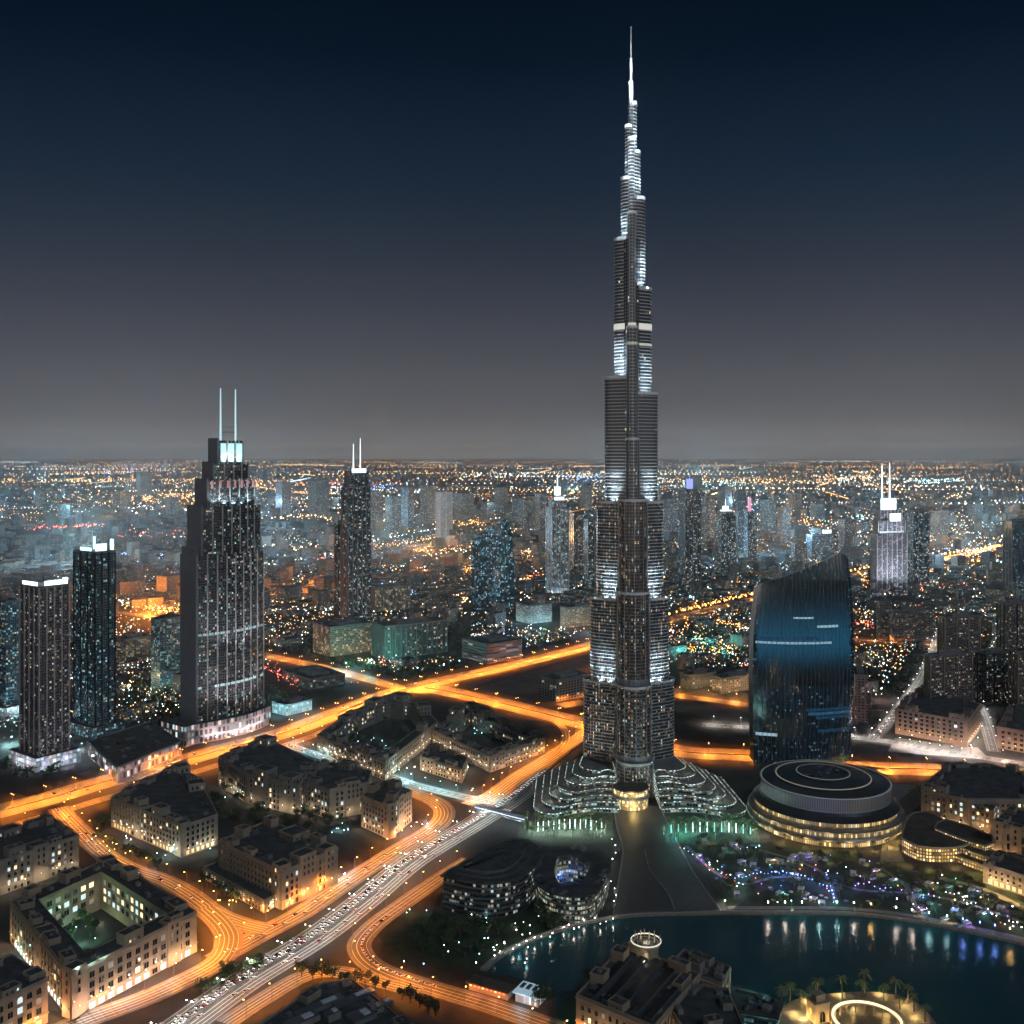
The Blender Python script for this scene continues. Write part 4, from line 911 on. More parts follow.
court_block('grey apartment block at the left edge with scattered lit windows', [(79, 836), (46, 819), (-40, 846), (-34, 872), (0, 862)], 28, 16, 'tan3', ring=False, sp=5.6, win=(2.8, 3.4), litp=.42, towers=[(1, .5, 16, 14, 5), (4, .5, 14, 12, 3)], lan=(6800, (1, .78, .52)), units=9, arch_rows=())
court_block('pale block with arched windows at the bend of the street below the motorway', [(111, 798), (182, 827), (218, 815), (198, 777), (176, 766), (150, 778)], 28, 17, 'tan2', ring=False, sp=5.4, win=(3.0, 3.8), litp=.08, shop='gold', towers=[(0, .4, 12, 10, 2), (0, .95, 10, 10, 2), (2, .7, 18, 16, 7), (3, .5, 16, 14, 8)], arch_rows=(1, 4), lan=(6800, (1, .78, .52)), units=12)
court_block('long grey block with stepped roofs standing next to the motorway bend', [(218, 757), (247, 774), (299, 785), (317, 763), (280, 745), (262, 741)], 31, 18, 'tan3', ring=False, sp=5.4, win=(3.0, 4), litp=.16, towers=[(1, .25, 20, 16, 7), (1, .75, 18, 16, 5), (4, .5, 18, 16, 8), (0, .3, 12, 12, 3)], arch_rows=(4,), lan=(6800, (1, .78, .52)), units=10)
court_block('warm tan block with lantern-lit ground floor at the road junction', [(218, 842), (282, 873), (338, 848), (268, 821)], 30, 17, 'tan', ring=False, sp=5.3, win=(3.2, 3.9), litp=.10, shop='gold', towers=[(0, .1, 12, 12, 3), (0, .92, 11, 11, 4), (1, .45, 18, 13, 6), (1, .85, 13, 12, 3), (2, .5, 20, 18, 5)], arch_rows=(3,), units=14)
court_block('low arcaded annex in front of the warm tan block', [(203, 868), (264, 902), (281, 893), (222, 860)], 9, 8, 'tan', ring=False, rows=[.5, 4.8], sp=4.6, win=(2.6, 3.2), litp=.5, units=0, arch_rows=(0, 1), towers=[], name='arcade_annex')
court_block('sandy corner block with red-brown roof above the slip road loop', [(361, 796), (389, 808), (412, 791), (383, 781)], 30, 14, 'tan', ring=False, sp=5, win=(3.0, 4), litp=.08, towers=[(0, .9, 9, 9, 3), (1, .5, 12, 10, 3)], arch_rows=(1, 4), units=6, roof='roof2')
court_block('grey stepped block joined behind the sandy corner block', [(299, 780), (330, 790), (368, 783), (372, 771), (334, 762), (308, 770)], 30, 16, 'tan3', ring=False, sp=5.2, win=(3.1, 4), litp=.07, towers=[(1, .6, 16, 12, 4), (0, .2, 12, 12, 0), (3, .5, 16, 14, 6)], arch_rows=(4,), lan=(6800, (1, .78, .52)), units=8)
court_block('dark courtyard block just right of the motorway with lit inner front', [(317, 735), (385, 763), (438, 722), (420, 704), (388, 699), (350, 714)], 20, 15, 'tan3', ring=True, rows=[.8, 6, 11, 15.6], sp=6, win=(3, 3.2), litp=.16, towers=[(2, .5, 24, 16, 12), (3, .5, 24, 18, 12), (4, .5, 22, 16, 10), (5, .3, 16, 15, 6), (0, .8, 14, 14, 2)], lan=(6800, (1, .78, .52)), units=12, inlit=.4)
court_block('dark block of joined low wings beside the road by the tallest tower', [(432, 730), (490, 757), (545, 738), (498, 720), (470, 706)], 18, 14, 'tan3', ring=True, rows=[.8, 6, 11.5], sp=5.6, win=(3, 3.2), litp=.2, towers=[(3, .3, 18, 15, 10), (3, .75, 20, 15, 9), (4, .5, 18, 15, 12), (1, .2, 12, 11, 3), (1, .8, 12, 11, 3)], lan=(6800, (1, .78, .52)), units=12, inlit=.35)
court_block('three-storey arcaded tan row facing the white-lit shopping street', [(420, 757), (462, 770), (468, 757), (428, 746)], 15, 10, 'tan', ring=False, rows=[.6, 5.4, 10], sp=4.6, win=(2.6, 3), litp=.3, units=5, towers=[(0, .3, 8, 8, 2)], arch_rows=(0,), name='arcade_row')
# offices by the garden
f_off = fac('office_glass', (.05, .055, .06), (.012, .016, .02), 2.4, 3.9, .84, .55, .26, (1, .86, .68), (.85, 1, .95), .5, .55, .15, .5, clump=.8)
def office(label, px, z, ring=False, depth=22, lit=f_off, sm=3, court=None):
    W_ = ccw(smooth([G(*p, z) for p in px] + [G(*px[0], z)], sm)[:-1]) if sm else ccw([G(*p, z) for p in px])
    ox_ = sum(p[0] for p in W_) / len(W_); oy_ = sum(p[1] for p in W_) / len(W_); P_ = [(x - ox_, y - oy_) for x, y in W_]
    RESERVED.append([PX(x, y) for x, y in inset(W_, -8)])
    t_ = thing('office_building', label, 'building', (ox_, oy_, 0)); I_ = inset(P_, depth) if ring else None
    mb = MB(); mb.loft([[(x, y, q) for x, y in P_] for q in (0, z)], lit)
    if ring: mb.loft([[(x, y, q) for x, y in I_[::-1]] for q in (0, z)], lit)
    mb.build('wall', t_)
    for k in range(1, int(z / 7.8) + 1):
        mb = MB(); zq = k * 7.8; Q = inset(P_, -1.0); mb.loft([[(x, y, q) for x, y in pp] for pp, q in ((P_, zq - .5), (Q, zq - .5), (Q, zq + .5), (P_, zq + .5))], M['steel']); mb.build('floor_band', t_)
    mb = MB(); n_ = len(P_); Q = inset(P_, -2.2)
    if ring:
        mb.loft([[(x, y, q) for x, y in pp] for pp, q in ((P_, z), (Q, z), (Q, z + 1.2), (I_, z + 1.3), (I_, z))], M['roof'])
    else: mb.loft([[(x, y, q) for x, y in pp] for pp, q in ((P_, z), (Q, z), (Q, z + 1.2), (inset(P_, 1), z + 1.2), (inset(P_, 1), z + .4))], M['roof'], M['roof'])
    mb.build('roof', t_)
    if not ring:
        for k_, (d_, h_) in enumerate(((7, 2.2), (13, 4.2))):
            mb = MB(); Q2 = inset(P_, d_); mb.loft([[(x, y, q) for x, y in pp] for pp, q in ((Q2, z + .3), (Q2, z + h_))], M['steel'], M['roof']); mb.build('raised_roof', t_)
    mb = MB()
    for q in range(16):
        mb = MB(); e = random.randrange(n_); p = P_[e]; f = U(.25, .8) if not ring else U(.93, .97); mb.box(p[0] * f, p[1] * f, z + .5, U(3, 9), U(2, 5), U(1, 3), random.choice([M['steel'], M['dark'], M['concrete']]), TH); mb.build('roof_plant', t_)
    return t_
office('dark curved office block with rows of lit offices by the garden', [(444, 876), (480, 883), (512, 880), (531, 869), (541, 851), (528, 842), (503, 843), (478, 856)], 28)
office('rounded glass courtyard block between the curved office and the plaza', [(541, 854), (536, 874), (545, 890), (572, 897), (594, 893), (604, 878), (608, 861), (590, 853), (565, 849)], 22, True, 15, fac('office_glass_lit', (.07, .075, .07), (.015, .02, .018), 2.2, 3.7, .8, .6, .5, (1, .9, .6), (.8, 1, .8), .4, .6, .15, .5, clump=.8))
pxlights([(552, 886, (.9, 1, .55), 20e3, 6), (563, 884, BLUE, 26e3, 6), (540, 896, (.8, 1, .6), 14e3, 5), (548, 905, TEAL, 10e3, 5), (575, 903, (.9, 1, .7), 12e3, 5)])
# footbridge
A, B_ = G(476, 808, 8), G(526, 821, 8); bl = hypot(B_[0] - A[0], B_[1] - A[1]); fb = thing('footbridge', 'slim white-lit footbridge crossing the busy road before the tower', 'bridge', (*A, 0), atan2(B_[1] - A[1], B_[0] - A[0]))
mb = MB(); mb.box(bl / 2, 0, 7, bl, 5, 1, M['steel']); mb.build('deck', fb)
mb = MB(); mb.box(bl / 2, 0, 11, bl, 5.4, .4, M['white']); mb.build('canopy', fb)
mb = MB(); mb.box(bl / 2, -2.6, 9.6, bl, .2, .5, em('bridge_strip', ICE, 2.2)); mb.build('light_strip', fb)
for q in range(5):
    for s_ in (-1, 1): mb = MB(); mb.box(bl * q / 4, s_ * 2.3, 0 if q in (0, 4) else 7.5, .5, .5, 11.1 if q in (0, 4) else 3.6, M['steel']); mb.build('post', fb)
for q in range(4): light('POINT', (bl * (q + .5) / 4, -3.4, 6.2), 9e3, ICE, fb, .4, name='bridge_lamp_light')

# ---------------------------------------------------------------- right-hand blocks
f_mid = fac('midrise_brown', (.17, .13, .115), (.02, .02, .022), 3.2, 3.5, .58, .52, .24, (1, .75, .45), (.9, 1, .95), .35, .6, .2, .7, clump=.5)
f_mid2 = fac('midrise_grey', (.13, .125, .13), (.02, .022, .026), 3.2, 3.5, .6, .52, .30, (1, .8, .5), (.7, .95, 1), .5, .8, .2, .7, clump=.5)
f_mid3 = fac('midrise_dark', (.07, .075, .08), (.015, .02, .024), 3, 3.5, .65, .55, .26, (1, .8, .55), (.55, .92, 1), .6, .55, .15, .6, clump=.5)
ct, cp, coo = court_block('pink hotel-like block with bright white forecourt on the right', [(895, 709), (967, 722), (981, 704), (918, 690)], 32, 20, 'pinkr', ring=False, rows=[5.5, 11, 16.5, 22, 27], sp=7.2, win=(4.2, 3.4), litp=.06, units=10, towers=[], arch_rows=())
for (px, py) in ((898, 744), (908, 746), (918, 748), (928, 750), (938, 752), (950, 753), (960, 755), (970, 754), (976, 744), (980, 732)): street_lamp(*G(px, py), 0, 'white', 52e3, 'white lamp standing in the bright forecourt of the pink block', 'forecourt lamps of the pink block', 8)
court_block('pink block cut by the right edge beside the orange road', [(997, 727), (1060, 738), (1070, 715), (1010, 705)], 26, 20, 'pinkr', ring=False, rows=[1, 7, 13, 19], sp=7.2, win=(4.4, 3.6), litp=.08, units=5, towers=[], arch_rows=())
tower_box('apartment_tower', 'brown apartment tower, taller of the pair behind the pink block', 945, 705, 938, 980, 618, f_mid, th=radians(18), group=None, finn=3, finm=M['tan3'])
tower_box('apartment_tower', 'brown apartment tower, lower and nearer of the pair on top of the pink block', 930, 722, 925, 972, 656, f_mid, th=radians(18), finn=3, finm=M['tan3'])
tower_box('apartment_tower', 'dark tower with many lit windows left of the right edge, beyond the narrow street', 985, 705, 978, 1012, 654, f_mid3, th=radians(18), finn=3, finm=M['dark'])
tower_box('apartment_tower', 'brown tower cut by the right edge above the pink corner block', 1018, 712, 1009, 1060, 652, f_mid, th=radians(18), finn=3, finm=M['tan3'])
tower_box('apartment_tower', 'dark narrow block rising behind the right-edge brown tower', 1004, 655, 997, 1030, 604, f_mid, th=radians(18), finn=2, finm=M['dark'])
tower_box('apartment_block', 'wide pinkish-grey slab block below the white twin-mast tower', 893, 642, 889, 935, 611, f_mid, th=radians(14), cat='apartment block')
tower_box('apartment_block', 'slim pinkish block at the left end of the wide slab', 880, 640, 876, 892, 602, f_mid, th=radians(14), cat='apartment block')
tower_box('apartment_block', 'reddish low block to the right of the sail tower', 868, 722, 855, 882, 676, fac('reddish_block', (.26, .16, .145), (.03, .02, .02), 5, 4, .5, .45, .2, (1, .6, .45), (1, .8, .7), .3, .5), th=radians(75), cat='apartment block')
# old-town buildings on the right
court_block('dark apartment block with a big curved roof above the golden terraces', [(921, 790), (968, 800), (1032, 800), (1040, 776), (985, 764), (945, 766)], 30, 18, 'tan3', ring=False, sp=5.4, win=(3, 3.4), litp=.3, towers=[(0, .12, 10, 10, 4), (0, .7, 12, 10, 0)], units=12, arch_rows=())
court_block('square block with golden lit balconies at its top and foot, right of the round building', [(968, 806), (993, 812), (1002, 800), (978, 795)], 24, 12, 'tan', ring=False, sp=4.4, win=(2.8, 3.2), litp=.55, units=3, arch_rows=())
court_block('tan palace-like building with tall dark arches on the right edge', [(992, 826), (1040, 838), (1060, 818), (1008, 808)], 30, 14, 'tan', ring=False, rows=[2, 12, 20], sp=6, win=(3.2, 7), litp=.05, towers=[(0, .12, 9, 10, 5), (0, .5, 10, 10, 4)], units=4, arch_rows=(1, 2))
court_block('long low tan wall building with a golden lit base in the right corner', [(983, 864), (1034, 880), (1050, 868), (998, 852)], 16, 12, 'tan2', ring=False, rows=[1.0, 6.5, 11], sp=5, win=(2.2, 3), litp=.06, shop='gold', units=4, arch_rows=())
# gold terraces
def gold_terrace(label, px, z0, z, n=0):
    W_ = ccw(smooth([G(*p, z) for p in px] + [G(*px[0], z)], 2)[:-1]); ox_ = sum(p[0] for p in W_) / len(W_); oy_ = sum(p[1] for p in W_) / len(W_); P_ = [(x - ox_, y - oy_) for x, y in W_]
    t_ = thing('terrace_building', label, 'building', (ox_, oy_, 0)); mb = MB(); mb.prism(P_, z0, z, fac_gold2, M['roof2']); mb.build('wall', t_)
    mb = MB(); mb.loft([[(x, y, q) for x, y in pp] for pp, q in ((P_, z - .5), (inset(P_, -1.2), z - .5), (inset(P_, -1.2), z + .9), (inset(P_, .5), z + .9), (inset(P_, .5), z))], M['tan3']); mb.build('parapet', t_); return t_
fac_gold2 = fac('gold_lattice', (.16, .12, .07), (.2, .13, .06), 2.7, 3.0, .6, .6, 1.1, GOLD, (1, .8, .45), .4, 2.6, .4, .7, clump=.5)
gold_terrace('low curved building with a dark roof and a front of golden lanterns', [(902, 838), (918, 846), (940, 848), (962, 846), (966, 838), (935, 815), (915, 813), (906, 822)], 0, 13)
gold_terrace('long golden-lit terrace stepping down behind the park, nearest the water', [(950, 853), (985, 866), (990, 861), (955, 845)], 0, 6)
gold_terrace('golden-lit terrace in the middle of the stepped row', [(955, 845), (990, 858), (995, 852), (958, 838)], 0, 11)
gold_terrace('uppermost golden-lit terrace of the stepped row under the square block', [(935, 828), (985, 846), (990, 836), (945, 820)], 0, 15)
pxlights([(905, 866, GOLD, 12e3, 5), (930, 870, GOLD, 14e3, 5), (955, 868, GOLD, 14e3, 5), (975, 874, GOLD, 18e3, 5), (990, 888, GOLD, 18e3, 4), (1005, 897, GOLD, 18e3, 4), (1018, 903, GOLD, 14e3, 4)])

# ---------------------------------------------------------------- bottom edge
hall_px = [(576, 996), (654, 1030), (730, 1010), (726, 968), (690, 950), (660, 966), (624, 945)]
z = 22
h1, hp, ho = court_block('long dark-roofed market hall with arched windows at the bottom edge', [(576, 996), (654, 1028), (700, 975), (624, 945)], 22, 14, 'tan', ring=False, rows=[1, 8, 14.5], sp=5.2, win=(2.6, 4), litp=.12, units=6, towers=[], arch_rows=(2,), name='market_hall')
for k in range(5):
    f = .12 + .18 * k; i, j = 0, 1
    mb = MB()
    # raised monitor roofs running along the hall
    a = [hp[q] for q in range(4)]
    lerp = lambda p, q, t_: (p[0] + (q[0] - p[0]) * t_, p[1] + (q[1] - p[1]) * t_)
    e0, e1 = lerp(a[0], a[1], f), lerp(a[3], a[2], f); g0, g1 = lerp(a[0], a[1], f + .09), lerp(a[3], a[2], f + .09)
    s0, s1 = lerp(e0, e1, .06), lerp(e0, e1, .94); q0, q1 = lerp(g0, g1, .06), lerp(g0, g1, .94)
    mb.prism(ccw([s0, q0, q1, s1]), 22, 24.2, M['steel'], M['dark']); mb.build('roof_monitor', h1)
court_block('dark flat-roofed wing behind the market hall at the water', [(668, 966), (722, 985), (731, 968), (684, 950)], 20, 12, 'tan3', ring=False, rows=[1, 8, 14], sp=5, win=(2.6, 3.6), litp=.1, units=6, towers=[], arch_rows=(2,), name='market_wing')
court_block('dark roofed block with a skylight frame at the bottom edge right of the hall', [(664, 1000), (690, 1040), (745, 1030), (728, 990), (690, 984)], 19, 12, 'tan3', ring=False, rows=[1, 8, 13], sp=5, win=(2.6, 3.6), litp=.3, units=7, towers=[], arch_rows=(2,), name='market_wing')
lx_, ly_ = G(646, 1003); lt = thing('lantern_tower', 'small stone tower crowned by a bright light ring at the lake edge', 'tower', (*G(646, 985), 0))
mb = MB(); mb.lathe(0, 0, [(9, 0), (8.5, 27), (9.5, 28), (9.5, 29.5), (8, 29.5)], M['tan2'], 20, M['roof']); mb.build('shaft', lt)
mb = MB(); mb.lathe(0, 0, [(10.1, 30.6), (10.6, 30.6), (10.6, 31.3), (10.1, 31.3), (10.1, 30.6)], em('ring_light', (1, .93, .72), .9), 24); mb.build('light_ring', lt)
for q in range(8): a = 2 * pi * q / 8; mb = MB(); mb.box(9.5 * cos(a), 9.5 * sin(a), 29, .5, .5, 5.5, M['trim'], a); mb.build('post', lt)
for q in range(6): a = 2 * pi * q / 6; mb = MB(); mb.tube([(6 * cos(a), 6 * sin(a), 29.5), (6 * cos(a), 6 * sin(a), U(33, 36))], .5, M['tan2'], 6); mb.build('finial', lt)
for q in range(5): light('POINT', (-10 + 5 * q, -17, 14), 9e3, (1, .93, .75), lt, .5, name='ring_lamp_light')
light('POINT', (0, 0, 31.5), 10e3, (1, .9, .7), lt, 1, name='ring_lamp_light'); light('POINT', (-3, -15, 24), 12e3, (1, .9, .7), lt, 1, name='ring_lamp_light')
# kiosks at the left lake corner
kx, ky = G(531, 1000); k1 = thing('kiosk', 'small pavilion with a glowing white flat roof at the lake corner', 'kiosk', (kx, ky, 0), radians(-28))
mb = MB(); mb.box(0, 0, 0, 17, 13, 6, fac('kiosk_glass', (.3, .3, .3), (.2, .2, .2), 2, 6, .8, .8, 1.2, ICE, WHITE, .5, 1.2)); mb.build('wall', k1)
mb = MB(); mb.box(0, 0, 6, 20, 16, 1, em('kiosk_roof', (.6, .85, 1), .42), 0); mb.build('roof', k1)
mb = MB(); 
for q in range(4): mb.box(-7 + 4.6 * q, 2, 7, 2.5, 6, .8, M['steel'])
mb.build('skylight', k1)
light('POINT', (-2, -12, 5), 9e3, ICE, k1, .6, name='kiosk_lamp_light')
kx, ky = G(491, 992); k2 = thing('kiosk', 'dark-roofed bar with red lights beside the glowing white pavilion', 'kiosk', (kx, ky, 0), radians(-28))
mb = MB(); mb.box(0, 0, 0, 30, 9, 5, M['tan3']); mb.build('wall', k2)
mb = MB(); mb.box(0, 0, 5, 33, 12, .8, M['roof2']); mb.build('roof', k2)
mb = MB()
for q in range(9): mb.box(-13 + 3.2 * q, -5.2, 3.6, 1.4, .3, .7, em('bar_red', (1, .12, .06), 4) if q % 3 else M['e_gold'])
mb.build('red_lamps', k2)
light('POINT', (-8, -9, 3.5), 7e3, (1, .3, .12), k2, .5, name='bar_lamp_light'); light('POINT', (8, -9, 3.5), 7e3, (1, .3, .12), k2, .5, name='bar_lamp_light')
# teal glass pavilion right of the hall
gb = office('teal-lit glass pavilion between the market hall and the golden island', [(734, 990), (760, 996), (781, 1004), (776, 1018), (740, 1012)], 10, lit=fac('teal_glass', (.1, .14, .15), (.03, .08, .09), 2.2, 4, .8, .7, .5, (.5, .95, 1), (.3, .9, .9), .6, .8, .2, .5), sm=0)
pxlights([(748, 1000, TEAL, 9e3, 16), (765, 1006, CYAN, 9e3, 15), (752, 1022, (.5, 1, .9), 9e3, 6)])
# golden island with ring-shaped colonnade
IS = [G(*p) for p in ((778, 1012), (800, 1000), (830, 996), (870, 994), (905, 1000), (925, 1012), (945, 1040), (960, 1085), (770, 1085))]
b = MB(); b.prism(ccw(smooth(IS + [IS[0]], 4)[:-1]), -.5, 1.6, M['stone'], M['pave']); struct(b.build('island_pavement'))
ix, iy = G(867, 1034); rg_ = thing('ring_pavilion', 'round golden colonnade with a glowing rim on the island', 'pavilion', (ix, iy, 1.6))
mb = MB(); mb.lathe(0, 0, [(20, 7.4), (21.4, 7.4), (21.4, 8.4), (20, 8.4), (20, 7.4)], em('ring_gold', (1, .8, .48), 1.7), 48); mb.build('light_ring', rg_)
mb = MB(); mb.lathe(0, 0, [(20, 6.3), (23, 6.3), (23, 7.4), (20, 7.4), (20, 6.3)], M['tan'], 48); mb.build('canopy', rg_)
for q in range(24): a = 2 * pi * q / 24; mb = MB(); mb.tube([(21.8 * cos(a), 21.8 * sin(a), 0), (21.8 * cos(a), 21.8 * sin(a), 6.4)], .55, M['tan'], 8); mb.build('column', rg_)
mb = MB(); mb.lathe(0, 0, [(19.5, .05), (.1, .1)], M['plaza'], 48); mb.build('paved_floor', rg_)
for q in range(8): a = 2 * pi * q / 8; light('POINT', (25.5 * cos(a), 25.5 * sin(a), 3), 11000, GOLD, rg_, .4, name='colonnade_lamp_light')
ix, iy = G(818, 1022); gh = thing('gatehouse', 'small golden-lit stone gatehouse with an arch on the island', 'building', (ix, iy, 1.6), radians(20))
mb = MB(); mb.box(0, 0, 0, 11, 9, 12, M['tan']); mb.box(0, 0, 12, 12, 10, .8, M['trim']); mb.build('wall', gh)
mb = MB(); mb.box(0, 0, 12.8, 7, 6, 4, M['tan2']); mb.box(0, 0, 16.8, 7.8, 6.8, .6, M['trim']); mb.build('upper_room', gh)
wq = link('archway', WIN[('dark', True)], gh, (0, -4.52, 0)); wq.scale = (5, 1, 8)
wq = link('archway', WIN[('gold', True)], gh, (-5.52, 0, 4), -pi / 2); wq.scale = (2.5, 1, 5)
for (x, y) in ((-8, -7), (8, -8), (-9, 4), (6, 8)): light('POINT', (x, y, 2), 18000, GOLD, gh, .3, name='wall_uplight')
for (px, py) in ((795, 1016), (840, 998), (880, 996), (905, 1008), (915, 1020), (806, 1004)): light('POINT', (*G(px, py), 4.5), 14000, GOLD, None, .4, name='glow_light')
# dark building and trees at the bottom centre
fb_, fbp, fbo = court_block('large dark flat-roofed building cut by the bottom edge among trees', [(252, 1030), (322, 984), (352, 980), (372, 996), (392, 1012), (420, 1040), (330, 1075), (255, 1060)], 14, 12, 'tan3', ring=False, rows=[1, 7], sp=5, win=(2.6, 3.2), litp=.1, units=12, towers=[], arch_rows=(), name='flat_roofed_building')
for k, (dx_, dy_, sx_, sy_, sz_, m_) in enumerate(((-14, 14, 34, 7, 2.6, 'concrete'), (6, 24, 30, 6, 2.2, 'steel'), (-22, -4, 22, 9, 3.4, 'tan3'), (14, 2, 16, 12, 2.8, 'concrete'), (-4, 2, 9, 7, 4.5, 'tan3'), (26, 18, 12, 5, 1.8, 'steel'))):
    mb = MB(); mb.box(0, 0, 0, sx_, sy_, sz_, M[m_], 0, M['steel']); mb.box(sx_ * .2, 0, sz_, sx_ * .3, sy_ * .5, .8, M['white']); mb.build('roof_monitor', fb_, (dx_, dy_, 14), TH - .2)
pxlights([(300, 1002, (.8, .9, 1), 9e3, 20), (345, 992, (1, .8, .5), 9e3, 20), (375, 1008, (1, .7, .4), 9e3, 20)])

pxlights([(900, 748, PINK, 60e3, 9), (918, 751, ICE, 60e3, 9), (938, 754, PINK, 60e3, 9), (958, 757, ICE, 60e3, 9), (975, 750, PINK, 50e3, 9), (1005, 760, PINK, 40e3, 9), (1020, 763, PINK, 40e3, 9)])  # extra bare lights added to brighten the pink fronts
for (px, py) in ((78, 973), (92, 966), (104, 960)): light('POINT', (*G(px, py, 29), 32), 6e3, CYAN, None, .4, name='roof_terrace_light')
pxlights([(60, 935, (.3, 1, .7), 40e3, 5), (80, 945, (.5, 1, .7), 34e3, 5), (50, 920, (.4, 1, .7), 30e3, 5), (100, 925, (.9, 1, .7), 12e3, 5), (14, 958, TEAL, 14e3, 6), (150, 868, CYAN, 10e3, 5)])
# shop and arcade light, with bare lights added to brighten the tan fronts
pxlights([(232, 906, AMBER, 12e3, 5), (262, 914, AMBER, 14e3, 5), (298, 906, ORANGE, 26e3, 8), (322, 893, ORANGE, 26e3, 8), (340, 878, WHITE, 20e3, 5), (352, 870, WHITE, 16e3, 5), (90, 1020, PINK, 22e3, 7), (130, 1000, PINK, 22e3, 7), (170, 980, PINK, 22e3, 7), (198, 962, AMBER, 22e3, 7), (50, 1030, ORANGE, 20e3, 6), (118, 846, AMBER, 9e3, 5), (150, 862, AMBER, 9e3, 5), (392, 838, ORANGE, 22e3, 8), (412, 826, ORANGE, 22e3, 8), (425, 822, ICE, 20e3, 5), (405, 834, ICE, 16e3, 5), (380, 842, ORANGE, 14e3, 6), (1000, 850, AMBER, 14e3, 6), (985, 838, AMBER, 12e3, 5)])
# ---------------------------------------------------------------- skyline towers
f_sk = [fac('skyline_blue', (.05, .065, .085), (.015, .025, .035), 3.4, 3.8, .66, .56, .32, (1, .8, .6), (.6, .9, 1), .65, 1.6, .2, .6, clump=.6),
        fac('skyline_grey', (.075, .075, .08), (.02, .024, .03), 3.4, 3.8, .6, .56, .32, (1, .75, .5), (.8, .95, 1), .45, 1.6, .2, .6, clump=.6),
        fac('skyline_dark', (.06, .065, .075), (.012, .018, .024), 3.4, 3.8, .66, .56, .26, (1, .8, .55), (.6, .9, 1), .55, 1.4, .2, .5, clump=.6)]
e_crown = em('crown_white', (.8, .97, 1), 2.0); e_crown2 = em('crown_violet', (.35, .4, 1), 1.1); e_pinkc = em('crown_pink', (1, .35, .6), .9)
G1 = 'towers of the far skyline'
o = tower_box('masted_tower', 'dark stepped tower with two thin masts left of the small slanted glass tower', 348, 628, 341, 371, 472, f_sk[2], step=[(0, 1, .62), (.02, .98, .90), (.12, .9, 1)], spires=[(.35, .4, 60, 1.6, e_crown), (.65, .4, 72, 1.4, e_crown)], crown=(e_crown, [(.5, .1, .6, .1, -2, 9)]), podium_h=22, finn=5, finm=M['steel'])
tower_box('slab_tower', 'plain dark slab tower standing against the left side of the two-masted dark tower', 338, 622, 335, 347, 523, f_sk[2], finn=2, finm=M['dark'])
tower_box('pointed_tower', 'pale tower with a glowing pointed crown just left of the tallest tower', 552, 596, 546, 569, 498, fac('skyline_pale', (.30, .33, .35), (.02, .03, .04), 3.2, 3.8, .6, .7, .45, (1, .85, .7), (.65, .93, 1), .75, 1.0, .2, .5), step=[(0, 1, .9), (.12, .88, .96), (.28, .74, 1)], crown=(e_crown, [(.5, .2, .5, .2, -6, 8), (.5, .5, .28, .28, 6, 22)]), spires=[(.5, .5, 62, 2.2, e_crown)], finn=4, finm=M['metal'], glow=(30e3, ICE))
tower_box('office_tower', 'grey block tower between the pale pointed tower and the tallest tower', 574, 580, 569, 586, 514, f_sk[1], finn=3)
tower_box('office_tower', 'dark grey slab tower touching the left edge of the tallest tower', 588, 594, 584, 601, 520, f_sk[2], finn=2)
tower_box('office_tower', 'white-edged slim tower glowing cyan at its top, left of the small slanted glass tower', 440, 541, 436, 452, 492, fac('skyline_white', (.42, .46, .48), (.03, .05, .06), 4, 3.8, .55, .6, .4, (1, .9, .8), (.7, .95, 1), .7, .9), crown=(e_crown, [(.5, .1, .9, .1, -8, 8)]), glow=(14e3, CYAN), finn=2, finm=M['white'])
tower_box('office_tower', 'dark broad block tower beyond the small slanted glass tower', 524, 531, 512, 538, 500, f_sk[2], th=radians(40))
tower_box('slim_tower', 'tall dark tower with a violet lit crown right of the tallest tower', 685, 594, 679, 701, 490, f_sk[2], crown=(e_crown2, [(.4, .3, .3, .3, 3, 26)]), spires=[(.4, .3, 42, 1.5, e_crown2)], finn=4)
tower_box('pointed_tower', 'bluish tower with a bright white pyramid crown, right of the violet-crowned tower', 721, 573, 715, 736, 512, f_sk[0], step=[(0, 1, .93), (.15, .85, 1)], crown=(e_crown, [(.5, .4, .6, .5, -2, 7), (.5, .5, .3, .3, 5, 12)]), spires=[(.5, .5, 40, 1.6, e_crown)], finn=3)
tower_box('slim_tower', 'narrow dark blue tower with a pink lit edge on top', 748, 569, 744, 757, 512, f_sk[0], crown=(e_pinkc, [(.3, .3, .25, .3, 0, 44)]))
tower_box('office_tower', 'twin-topped blue office tower with a lit cyan sign above the sail tower', 812, 562, 806, 834, 528, f_sk[0], step=[(0, 1, .78), (.05, .45, 1)], crown=(e_crown, [(.7, .1, .4, .06, -20, 12)]))
tower_box('office_tower', 'reddish slim block peeping over the left shoulder of the sail tower roof', 795, 568, 791, 807, 544, f_sk[1])
wt = tower_box('white_masted_tower', 'bright white-ribbed tower with two masts on the right of the skyline', 877, 596, 871, 907, 510, fac('white_tower', (.14, .145, .16), (.03, .04, .06), 3.6, 4, .62, .68, .4, (1, .6, .6), (.7, .85, 1), .6, .9), step=[(0, 1, .72), (.05, .96, .87), (.14, .86, 1)], crown=(e_crown, [(.4, .1, .5, .1, 0, 30), (.62, .05, .36, .05, -30, 20), (.5, .1, .8, .1, -62, 6)]), spires=[(.25, .4, 118, 2.4, e_crown), (.5, .4, 122, 2.4, e_crown)], finn=6, finm=mat('white_rib', (.8, .8, .84), .6), podium_h=14)
for k in range(7): light('SPOT', (5 + 14 * k, -70, 4), 420e3, (.85, .9, 1), wt, 1, (5 + 14 * k, 0, 130), 1.5, .8, 'facade_uplight')
